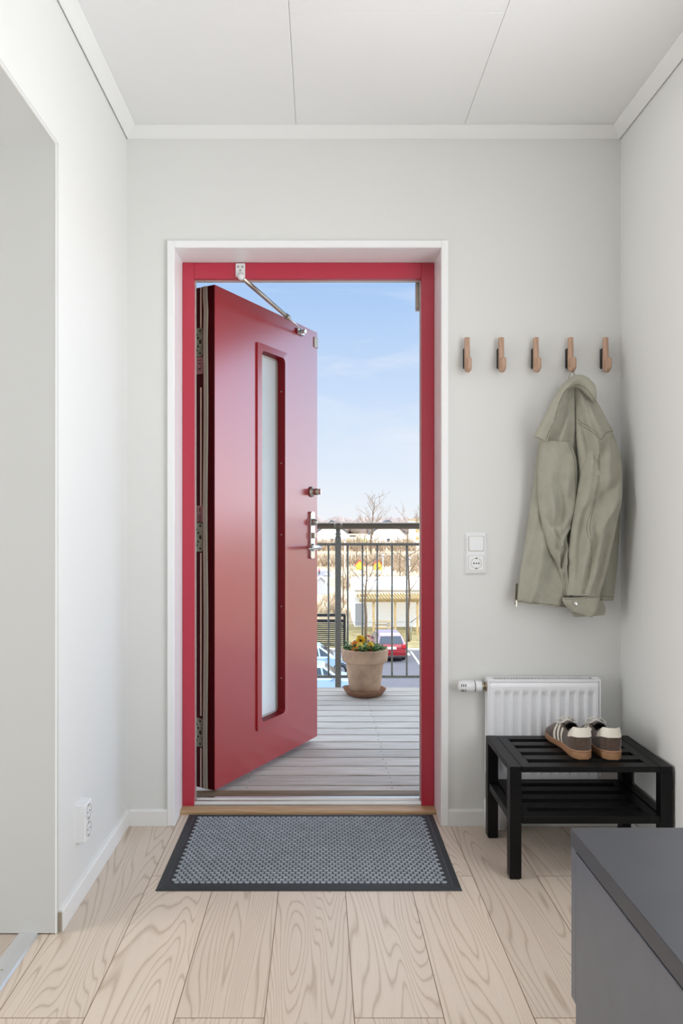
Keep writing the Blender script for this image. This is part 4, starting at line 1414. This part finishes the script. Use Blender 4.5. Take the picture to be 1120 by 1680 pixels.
st(mb, 'road_markings', M['line'], 'white bay markings on the car park asphalt', 'road markings')
st(MB().box(-60, 1.6, 103, 115, G, G + .03), 'path', M['road'], 'grey paved path left of the playground', 'path')
st(MB().box(-60, 60, 255, 330, G, G + .05), 'field', M['green'], 'pale green field behind the white houses', 'field')


# ---- cars
def car(name, label, loc, rz, paint, glass, roofm=None, kind='hatch'):
    root = thing(name, label, 'car', loc, rz, None)
    Lc, Wc = 4.1, .86
    low = [(-2.05, .34), (-2.07, .55), (-2.02, .80), (-1.93, .95), (.85, .97), (1.35, .90), (1.85, .74), (2.03, .60), (2.06, .40), (1.98, .22), (-1.95, .22)]
    rows = []
    for yv, k, dz in ((-Wc, .965, .03), (-Wc + .05, 1, 0), (0, 1.015, 0), (Wc - .05, 1, 0), (Wc, .965, .03)):
        rows.append([(x * k, yv, z + (-dz if z > .5 else dz)) for x, z in low])
    MB().rings(rows, True, False).build('body', paint, root, True, bevel=.035)
    # greenhouse: beltline to roof
    cab = [(-1.93, .94), (-1.62, 1.38), (-1.30, 1.47), (-.2, 1.50), (.25, 1.44), (1.02, .96)]
    rows = []
    for yv in (-1, -.9, 0, .9, 1):
        r = []
        for x, z in cab:
            hw = .80 - .22 * max(0, (z - .94) / .56) ** 1.2
            r.append((x, yv * hw, z + (.02 if abs(yv) < .95 and z > 1.3 else 0) - (.02 if abs(yv) == 1 and z > 1.3 else 0)))
        rows.append(r)
    MB().rings(rows, True, False).build('roof', roofm or paint, root, True, bevel=.03)
    hwz = lambda z: .80 - .22 * max(0, (z - .94) / .56) ** 1.2
    # windows as thin glass panels proud of the cabin skin
    def panel(pts, off, nm):
        n_ = len(pts)
        a_ = [Vector(p) for p in pts]
        nn = (a_[1] - a_[0]).cross(a_[2] - a_[0]).normalized()
        if nn.dot(Vector(off)) < 0:
            nn = -nn
        vs = [tuple(p + nn * .014) for p in a_] + [tuple(p - nn * .03) for p in a_]
        MB().add(vs, [list(range(n_)), list(range(n_, 2 * n_))] + [[k, (k + 1) % n_, n_ + (k + 1) % n_, n_ + k] for k in range(n_)]).build(nm, glass, root, True)
    panel([(-1.92, -.66, .985), (-1.92, .66, .985), (-1.66, .56, 1.35), (-1.66, -.56, 1.35)], (-1, 0, .5), 'rear_window')
    panel([(.95, -.68, 1.0), (.95, .68, 1.0), (.33, .54, 1.40), (.33, -.54, 1.40)], (1, 0, .7), 'windscreen')
    for sg in (-1, 1):
        for x0, x1, x2, x3 in ((-1.66, -.72, -.72, -1.40), (-.64, .22, .14, -.64), (.30, .80, .24, .22)):
            panel([(x0, sg * hwz(1.0), 1.0), (x1, sg * hwz(1.0), 1.0), (x2, sg * hwz(1.38), 1.38), (x3, sg * hwz(1.38), 1.38)], (0, sg, .2), 'side_window')
        for x in (-1.28, 1.30):
            w = MB().tube([(x, sg * (Wc - .17), .31), (x, sg * (Wc + .015), .31)], .31, 26).build('wheel', M['tyre'], root, True, bevel=.03)
            MB().tube([(x, sg * (Wc + .005), .31), (x, sg * (Wc + .025), .31)], .20, 10).build('hub', M['rim'], w, True)
            MB().tube([(x + .36 * math.cos(R(q)), sg * (Wc - .005), .31 + .36 * math.sin(R(q))) for q in range(0, 181, 15)], .035, 8).build('wheel_arch', M['bumper'], root, True)
        MB().ball((.72, sg * (Wc + .07), 1.02), (.07, .10, .065), 12, 8).build('mirror', paint, root, True)
        tag(MB().box(-2.085, -1.90, sg * .58, sg * .84, .74, .97, c=.03).build('tail_light', M['tail'], root, True), 'red tail light')
        MB().box(1.86, 2.03, sg * .52, sg * .80, .58, .72, c=.03).build('headlight', M['plate'], root, True)
        MB().box(-.36, -.20, sg * Wc, sg * (Wc + .018), .80, .83).build('door_handle', M['bumper'], root, True)
    MB().box(-2.10, -2.03, -.26, .26, .70, .82, c=.008).build('number_plate', M['plate'], root, True)
    MB().box(-2.11, -1.99, -.80, .80, .22, .36, c=.03).build('bumper', M['bumper'], root, True)
    MB().box(-2.09, -2.05, -.78, .78, .50, .53, c=.01).build('bumper_trim', paint, root, True)
    return root


car('car', 'dark red hatchback seen from behind in the car park', (3.83, 42.4, G + .02), R(90 + 3), M['carred'], M['cgl'], M['carroof'])
car('car', 'pale blue car parked in front of the black slatted screen', (-.25, 37.4, G + .02), 0, M['carblu'], M['cgl'])
car('car', 'pale blue car roof seen over the deck edge, nearer than the other blue car', (-.10, 32.4, G + .02), 0, M['carblu'], M['cgl'])

# ---- black slatted screen
bx0, bx1, by = -3.2, (566 - CX) / F * 45, 45.0
sf = thing('slatted_screen', 'black timber screen of horizontal slats behind the blue car', 'fence', (-.5, by, G + .06))
bz0 = G + .06
mb = MB()
for k in range(13):
    z = bz0 + .08 + k * .118
    mb.box(bx0, bx1 - .1, by - .02, by + .02, z, z + .07)
mb.build('slat_panel', M['bfence'], sf)
MB().box(bx0, bx1, by - .06, by + .06, bz0 + 1.86, bz0 + 2.02).build('top_beam', M['bfence'], sf)
MB().box(bx0, bx1, by - .05, by + .05, bz0 + 1.55, bz0 + 1.68).build('rail', M['bfence'], sf)
for x in (bx0, -1.7, -.28, .55, bx1):
    w = .11 if x == bx1 else .05
    MB().box(x - w, x + w * .3, by + .02, by + .12, bz0, bz0 + 1.95).build('post', M['bfence'], sf)
MB().tube([(bx1 - .1, by - .03, bz0 + 1.25), (bx1 - .75, by - .03, bz0 + 1.6)], .04, 6).build('brace', M['bfence'], sf)

# ---- white building with pergola, picnic table
wb = thing('low_building', 'long low white building behind the lawn and pergola', 'building', (7, 56, G))
MB().box(2.55, 16, 53.6, 60, G, G + 2.75).build('wall', M['white'], wb)
MB().box(2.45, 16.3, 53.5, 60.4, G + 2.75, G + 3.05).box(2.6, 16.1, 53.7, 60.2, G + 3.05, G + 3.22).build('roof', M['white'], wb)
MB().box(2.6, 3.4, 53.55, 53.6, G + .2, G + 1.75).build('wall_shade', M['gwall'], wb)  # grey panel paints a patch of shade on the wall
MB().box(2.5, 16.25, 53.44, 53.5, G + 2.74, G + 2.80).build('gutter', M['kerb'], wb)
pg = thing('pergola', 'timber pergola with open rafters in front of the white building', 'pergola', (5.2, 50.6, G + .06))
for px_ in (612.5, 648, 684.5, 721):
    x = (px_ - CX) / F * 50
    MB().box(x - .07, x + .07, 49.93, 50.07, G + .06, -4.32).build('post', M['pine'], pg)
MB().box(2.7, 9, 49.95, 50.05, -4.34, -4.16).build('beam', M['pine'], pg)
MB().box(2.7, 9, 53.3, 53.4, -4.34, -4.16).build('beam', M['pine'], pg)
mb = MB()
for k in range(30):
    x = 2.75 + k * .205
    mb.prism([(49.55, -4.10), (49.75, -4.17), (53.5, -4.17), (53.5, -4.03), (49.55, -4.03)], x, x + .05, 'x')
mb.build('rafters', M['pine'], pg)
pc = thing('picnic_table', 'wooden picnic table on the lawn under the pergola', 'picnic table', (4.55, 50.9, G + .06))
mb = MB()
for k in range(5):
    mb.box(3.8, 4.95, 50.55 + k * .15, 50.55 + k * .15 + .13, G + .78, G + .83)
mb.build('table_top', M['pine'], pc)
for yb in (50.05, 51.5):
    MB().box(3.8, 4.95, yb, yb + .28, G + .47, G + .52).build('bench_seat', M['pine'], pc)
for x in (4.0, 4.75):
    mb = MB().prism([(50.1, G + .06), (50.2, G + .06), (50.8, G + .78), (50.7, G + .78)], x - .03, x + .03, 'x').prism([(51.75, G + .06), (51.65, G + .06), (51.05, G + .78), (51.15, G + .78)], x - .03, x + .03, 'x').box(x - .03, x + .03, 50.05, 51.78, G + .40, G + .47)
    mb.build('trestle', M['pine'], pc)
# low wire fence along the lawn
wf = thing('wire_fence', 'thin low wire fence crossing the lawn', 'fence', (5, 47.6, G + .06))
MB().tube([(1.7, 47.6, G + 1.22), (5.9, 47.6, G + 1.22)], .022, 6).build('top_wire', M['galv'], wf)
MB().tube([(5.9, 47.6, G + 1.22), (6.9, 47.6, G + 2.0), (6.9, 47.6, G + .06)], .03, 6).build('gate_bar', M['galv'], wf)
for x in (1.75, 3.0, 4.4, 5.9):
    MB().tube([(x, 47.6, G + .06), (x, 47.6, G + 1.22)], .03, 6).build('post', M['galv'], wf)


# ---- leafless trees
def tree(name, label, loc, h, tr, spread, seed, levels=4, tw='twig', lean=0, first=.3, nb_=9, group='leafless trees beyond the gallery'):
    rnd = random.Random(seed)
    root = thing(name, label, 'tree', loc, 0, group)
    tb, cb = MB(), MB()
    o = Vector(loc)
    pts = [o + Vector((lean * (k / 8) ** 2 + .02 * h * rnd.uniform(-.4, .4) * (k > 0), .01 * h * rnd.uniform(-.5, .5), h * k / 8)) for k in range(9)]
    tb.tube(pts, [tr * (1 - .85 * k / 8) for k in range(9)], 7)

    def branch(p, d, L_, r, lv):
        q = [p]
        dd = d.copy()
        for k in range(3):
            dd = (dd + Vector((rnd.uniform(-.22, .22), rnd.uniform(-.22, .22), rnd.uniform(-.05, .22)))).normalized()
            q.append(q[-1] + dd * L_ / 3)
        cb.tube(q, [r, r * .8, r * .6, r * .35], 5 if lv < 2 else 4, False)
        if lv >= levels:
            return
        for k in range(3 if lv < 2 else 2):
            t = rnd.uniform(.35, 1)
            i = min(int(t * 3), 2)
            a_ = q[i].lerp(q[i + 1], t * 3 - i)
            nd = (dd + Vector((rnd.uniform(-1, 1), rnd.uniform(-1, 1), rnd.uniform(-.2, .7))) * .8).normalized()
            branch(a_, nd, L_ * rnd.uniform(.45, .7), r * .55, lv + 1)
    for k in range(nb_):
        t = first + (1 - first) * (k + rnd.random()) / nb_
        i = min(int(t * 8), 7)
        p = pts[i].lerp(pts[i + 1], t * 8 - i)
        an = k * 2.4 + rnd.uniform(-.5, .5)
        d = Vector((math.cos(an), math.sin(an), rnd.uniform(.35, 1.0))).normalized()
        branch(p, d, spread * (1.15 - t * .7), tr * .42 * (1.1 - t * .6), 1)
    tb.build('trunk', M['bark'], root)
    cb.build('crown', M[tw], root)
    return root


tree('bare_tree', 'slim leafless tree on the lawn behind the flower pot', ((600 - CX) / F * 46.5, 46.5, G + .06), 6.6, .10, 2.1, 3, 3, first=.40, nb_=9)
tree('bare_tree', 'slim leafless tree on the lawn above the red car', ((670 - CX) / F * 47, 47.0, G + .06), 7.6, .11, 2.4, 8, 3, first=.40, nb_=10)
tree('bare_tree', 'tallest leafless tree rising above the handrail against the sky', ((608 - CX) / F * 140, 140, G), 12.2, .22, 4.0, 12, 4, lean=.9, first=.30, nb_=14)
tree('bare_tree', 'leafless tree at the right edge of the view, rising into the sky', ((694 - CX) / F * 150, 150, G), 10.4, .20, 3.4, 15, 4, first=.35, nb_=12)
tree('bare_tree', 'small leafless tree left of the white building', ((563 - CX) / F * 66, 66, G), 4.6, .08, 2.0, 21, 3, first=.3, nb_=10)
tree('bare_tree', 'leafless tree in front of the farther white house', ((585 - CX) / F * 120, 120, G), 5.5, .10, 2.6, 25, 3, first=.3, nb_=10)
tree('bare_tree', 'leafless tree beyond the pergola, right of the yellow playhouses', ((656 - CX) / F * 100, 100, G), 5.4, .10, 2.4, 31, 3, first=.3, nb_=10)

# shrubs: lumps of dry twigs
def scrub(name, label, spots, m='bush', kind='stuff', n_b=90):
    mb = MB()
    rnd = random.Random(len(spots) * 7 + 1)
    for x0, x1, y0, y1, hgt, n_ in spots:
        for k in range(n_):
            x, y = rnd.uniform(x0, x1), rnd.uniform(y0, y1)
            hh = hgt * rnd.uniform(.5, 1.1)
            for j in range(4):
                q = Vector((x, y, G))
                d = Vector((rnd.uniform(-.5, .5), rnd.uniform(-.5, .5), 1)).normalized()
                a_ = q + d * hh * .55
                b_ = a_ + (d + Vector((rnd.uniform(-.6, .6), rnd.uniform(-.6, .6), 0))).normalized() * hh * .5
                mb.tube([q, a_, b_], [.035 * hgt, .03 * hgt, .012 * hgt], 4, False)
    return tag(mb.build(name, M[m]), label, 'shrubs', None, kind)


scrub('dry_shrubs', 'tangled dry shrubs around the playground and paths', [(2.6, 14, 80, 92, 1.5, 150), (-3, 20, 126, 138, 2.2, 260), (-4, 26, 190, 215, 3.2, 260), (-2, 2.4, 60, 72, 1.0, 60), (11.5, 20, 110, 120, 1.6, 90)])
mb = MB()
for k in range(260):
    x = random.uniform(-62, 120)
    mb.ball((x, random.uniform(480, 540), G + 3.6), (random.uniform(2.5, 6), 4, 4.2 + 3.6 * random.random() ** 1.5), 9, 6, jit=.12)
tag(mb.build('woods', M['wood']), 'leafless wood along the horizon', 'woods', None, 'stuff')


# ---- houses, hut, playhouses
def house(name, label, cx, y, w, d, hw, hr_, wm, rm, cat='house', win=True, ov=.4, group=None):
    h = thing(name, label, cat, (cx, y, G), 0, group)
    MB().prism([(cx - w / 2, G), (cx + w / 2, G), (cx + w / 2, G + hw), (cx, G + hw + hr_), (cx - w / 2, G + hw)], y, y + d, 'y').build('wall', M[wm], h)
    sl = hr_ / (w / 2)
    for sg in (-1, 1):
        MB().prism([(cx, G + hw + hr_ + .02), (cx + sg * (w / 2 + ov), G + hw - ov * sl + .02), (cx + sg * (w / 2 + ov), G + hw - ov * sl + .27 * hr_ / 2 + .02), (cx, G + hw + hr_ + .27 * hr_ / 2 + .02)], y - ov, y + d + ov, 'y').build('roof', M[rm], h)
    if win:
        f = MB().box(cx - .5, cx + .5, y - .04, y, G + .9, G + 2.0).build('window', M['cgl'], h)
    return h


s250 = 250 / F
house('house', 'white gabled house with a dark roof below the handrail, right of the tall tree', (637 - CX) * s250, 250, 12.0, 12, 3.6, 4.2, 'white', 'troof')
house('house', 'white gabled house behind the railing post', (544 - CX) * s250, 248, 10.5, 12, 3.8, 4.0, 'white', 'troof')
h = thing('shed', 'small white shed with black flat roof right of the post', 'shed', ((578.5 - CX) / F * 230, 230, G))
x = (578.5 - CX) / F * 230
MB().box(x - .75, x + .75, 230, 232, G, G + 3.1).build('wall', M['white'], h)
MB().box(x - .95, x + .95, 229.8, 232.2, G + 3.1, G + 3.4).build('roof', M['bfence'], h)
h = thing('apartment_block', 'pale apartment block at the far right behind the handrail', 'building', ((690 - CX) / F * 260, 260, G))
x = (694 - CX) / F * 260
MB().box(x - 3.9, x + 9, 260, 270, G, G + 8.2).build('wall', M['white'], h)
MB().box(x - 4.2, x + 9.3, 259.6, 270.4, G + 8.2, G + 8.6).build('roof', M['pine'], h)
for zz in (1.2, 3.9, 6.4):
    for dx in (-2.6, -.4, 1.8, 4.0, 6.2):
        MB().box(x + dx, x + dx + 1.1, 259.92, 260, G + zz, G + zz + 1.3).build('window', M['pine'], h)
house('garden_hut', 'small grey hut with pointed roof left of the railing post', (526 - CX) / F * 78, 78, 1.7, 1.9, 1.05, .75, 'gwall', 'gwall', 'hut', False, .12)
house('playhouse', 'red roofed yellow playhouse nearer the railing post', (590.5 - CX) / F * 118, 118, 1.25, 1.2, .85, .65, 'toyy', 'toyr', 'playhouse', False, .15, 'two playhouses on the playground')
house('playhouse', 'red roofed yellow playhouse below the tall leafless tree', (620 - CX) / F * 118, 118, 1.25, 1.2, .85, .65, 'toyy', 'toyr', 'playhouse', False, .15, 'two playhouses on the playground')


def lamp_post(px, y, h_, label):
    x = (px - CX) / F * y
    t = thing('lamp_post', label, 'lamp post', (x, y, G), 0, 'white lamp posts along the paths')
    MB().tube([(x, y, G), (x, y, G + h_)], [.075, .055], 8).build('pole', M['lampw'], t)
    MB().lathe([(.05, 0), (.22, .05), (.20, .20), (.06, .30)], 12, (x, y, G + h_)).build('lantern', M['gwall'], t)


lamp_post(565.5, 100, 5.2, 'tall white lamp post just right of the railing post')
lamp_post(628, 96, 3.2, 'white lamp post right of the farther playhouse')
lamp_post(671.5, 92, 3.0, 'white lamp post behind the tree above the red car')
lamp_post(534.5, 72, 2.4, 'short white post beside the grey hut')

# small person walking on the path
p0 = Vector(((523.5 - CX) / F * 106, 106, G + .03))
pe = thing('person', 'small person in a pink jacket walking on the grey path', 'person', p0)
mb = MB()
S_ = .72
q = lambda x, y, z: p0 + Vector((x, y, z)) * S_
mb.tube([q(0, 0, .78), q(0, 0, .95), q(.0, 0, 1.15), q(0, 0, 1.34), q(0, 0, 1.42), q(0, 0, 1.50)], [.12 * S_, .13 * S_, .15 * S_, .15 * S_, .06 * S_, .05 * S_], 12)
mb.ball(q(0, 0, 1.60), (.085 * S_, .10 * S_, .12 * S_), 12, 9)
for sg in (-1, 1):
    mb.tube([q(sg * .07, 0, .86), q(sg * .09, sg * .10, .48), q(sg * .09, sg * .16, .08), q(sg * .09, sg * .16 - .12, .03)], [.085 * S_, .065 * S_, .045 * S_, .035 * S_], 10)
    mb.tube([q(sg * .13, 0, 1.34), q(sg * .20, -sg * .06, 1.08), q(sg * .20, -sg * .14, .86)], [.06 * S_, .05 * S_, .035 * S_], 10)
mb.build('body', M['skin'], pe)
mb = MB().tube([q(0, 0, .80), q(0, 0, .95), q(0, 0, 1.15), q(0, 0, 1.34), q(0, 0, 1.43)], [.15 * S_, .155 * S_, .17 * S_, .165 * S_, .08 * S_], 12)
for sg in (-1, 1):
    mb.tube([q(sg * .13, 0, 1.34), q(sg * .20, -sg * .06, 1.08), q(sg * .20, -sg * .13, .90)], [.07 * S_, .06 * S_, .05 * S_], 10)
mb.build('jacket', M['pink'], pe)
mb = MB()
for sg in (-1, 1):
    mb.tube([q(sg * .07, 0, .86), q(sg * .09, sg * .10, .48), q(sg * .09, sg * .16, .10)], [.095 * S_, .075 * S_, .06 * S_], 10)
mb.build('trousers', M['trous'], pe)
MB().ball(q(0, .012, 1.64), (.092 * S_, .10 * S_, .095 * S_), 12, 9).build('hair', M['hair'], pe)

# ================================================================== LIGHT AND CAMERA
w = bpy.data.worlds.new('sky')
S.world = w
w.use_nodes = True
nt = w.node_tree
L = nt.links.new
bg = nt.nodes['Background']
tc = nt.nodes.new('ShaderNodeTexCoord')
sp = nt.nodes.new('ShaderNodeSeparateXYZ')
L(tc.outputs['Generated'], sp.inputs[0])
sky = ramp(nt, sp.outputs[2], [(0, '#f3f6fb'), (.04, '#eaf2fc'), (.15, '#cfe2fb'), (.32, '#a6c9f5'), (.6, '#d5e2f3'), (1, '#dfe6f0')])
mp = nt.nodes.new('ShaderNodeMapping')
mp.inputs['Scale'].default_value = (1.2, 1.2, 5.0)
mp.inputs['Rotation'].default_value = (0, R(-18), 0)
L(tc.outputs['Generated'], mp.inputs['Vector'])
nz = nt.nodes.new('ShaderNodeTexNoise')
nz.inputs['Scale'].default_value = 2.6
nz.inputs['Detail'].default_value = 8
nz.inputs['Roughness'].default_value = .6
nz.inputs['Distortion'].default_value = .8
L(mp.outputs[0], nz.inputs['Vector'])
cl = nt.nodes.new('ShaderNodeMapRange')
cl.inputs['From Min'].default_value = .50
cl.inputs['From Max'].default_value = .78
cl.inputs['To Max'].default_value = .7
L(nz.outputs['Fac'], cl.inputs['Value'])
mx = nt.nodes.new('ShaderNodeMix')
mx.data_type = 'RGBA'
L(cl.outputs[0], mx.inputs['Factor'])
L(sky, mx.inputs['A'])
mx.inputs['B'].default_value = lin('#eef3fb')
L(mx.outputs['Result'], bg.inputs['Color'])
hi = nt.nodes.new('ShaderNodeMapRange')          # upper sky brightened, out of view, to light the shaded deck
hi.interpolation_type = 'SMOOTHSTEP'
hi.inputs['From Min'].default_value = .34
hi.inputs['From Max'].default_value = .70
hi.inputs['To Min'].default_value = 1.0
hi.inputs['To Max'].default_value = 4.0
L(sp.outputs[2], hi.inputs['Value'])
az = nt.nodes.new('ShaderNodeMapRange')          # sky brightened to either side, unseen, for door reflections and glass
az.interpolation_type = 'SMOOTHSTEP'
az.inputs['From Min'].default_value = .50
az.inputs['From Max'].default_value = .90
az.inputs['To Min'].default_value = 1.0
az.inputs['To Max'].default_value = 3.6
L(mth(nt, 'ABSOLUTE', mth(nt, 'ADD', sp.outputs[0], .02)), az.inputs['Value'])
L(mth(nt, 'MULTIPLY', hi.outputs[0], az.outputs[0]), bg.inputs['Strength'])

sd = bpy.data.lights.new('sun', 'SUN')
sd.energy = 3.9
sd.angle = R(.6)
sd.color = (1, .96, .90)
so_ = bpy.data.objects.new('sun', sd)
COL.objects.link(so_)
so_.rotation_euler = Vector((-.50, .58, -.60)).to_track_quat('-Z', 'Y').to_euler()


def area(name, loc, d, sx_, sy_, e, col=(1, 1, 1)):
    l = bpy.data.lights.new(name, 'AREA')
    l.shape = 'RECTANGLE'
    l.size, l.size_y, l.energy, l.color = sx_, sy_, e, col
    o = bpy.data.objects.new(name, l)
    COL.objects.link(o)
    o.location = loc
    o.rotation_euler = Vector(d).to_track_quat('-Z', 'Y').to_euler()
    return o


area('added_window_fill', (.45, YB + .03, 1.35), (0, 1, 0), .78, 1.55, 5, (.97, .985, 1))  # added area light at the unseen rear window
area('added_window_fill', (XR - .02, 1.2, 1.30), (-1, 0, 0), 1.3, 1.6, 21, (.97, .985, 1))  # added area light inside the right window, to brighten the left wall
area('added_side_room_fill', (-3.45, .85, 1.05), (1, 0, 0), 1.4, 1.6, 57, (.97, .985, 1))  # added fill for the right wall; the side room has no window
pl_ = bpy.data.lights.new('added_point_fill', 'POINT')  # added fill lamp out of view, without a fixture
pl_.energy = 3
pl_.shadow_soft_size = .18
pl_.color = (1, .98, .96)
po_ = bpy.data.objects.new('added_point_fill', pl_)
COL.objects.link(po_)
po_.location = (.75, -1.0, 1.6)

cd = bpy.data.cameras.new('camera')
cd.sensor_fit = 'VERTICAL'
cd.sensor_height = 36
cd.lens = F / 1680 * 36
cd.shift_x = (560 - CX) / 1680
cd.shift_y = (CY - 840) / 1680
cd.clip_start = .02
cd.clip_end = 1500
cam = bpy.data.objects.new('camera', cd)
COL.objects.link(cam)
cam.location = (0, 0, H)
cam.rotation_euler = (R(90), 0, 0)
S.camera = cam
S.view_settings.view_transform = 'Standard'
S.view_settings.look = 'None'
S.view_settings.gamma = 1
S.view_settings.exposure = 0
S.view_settings.use_curve_mapping = False
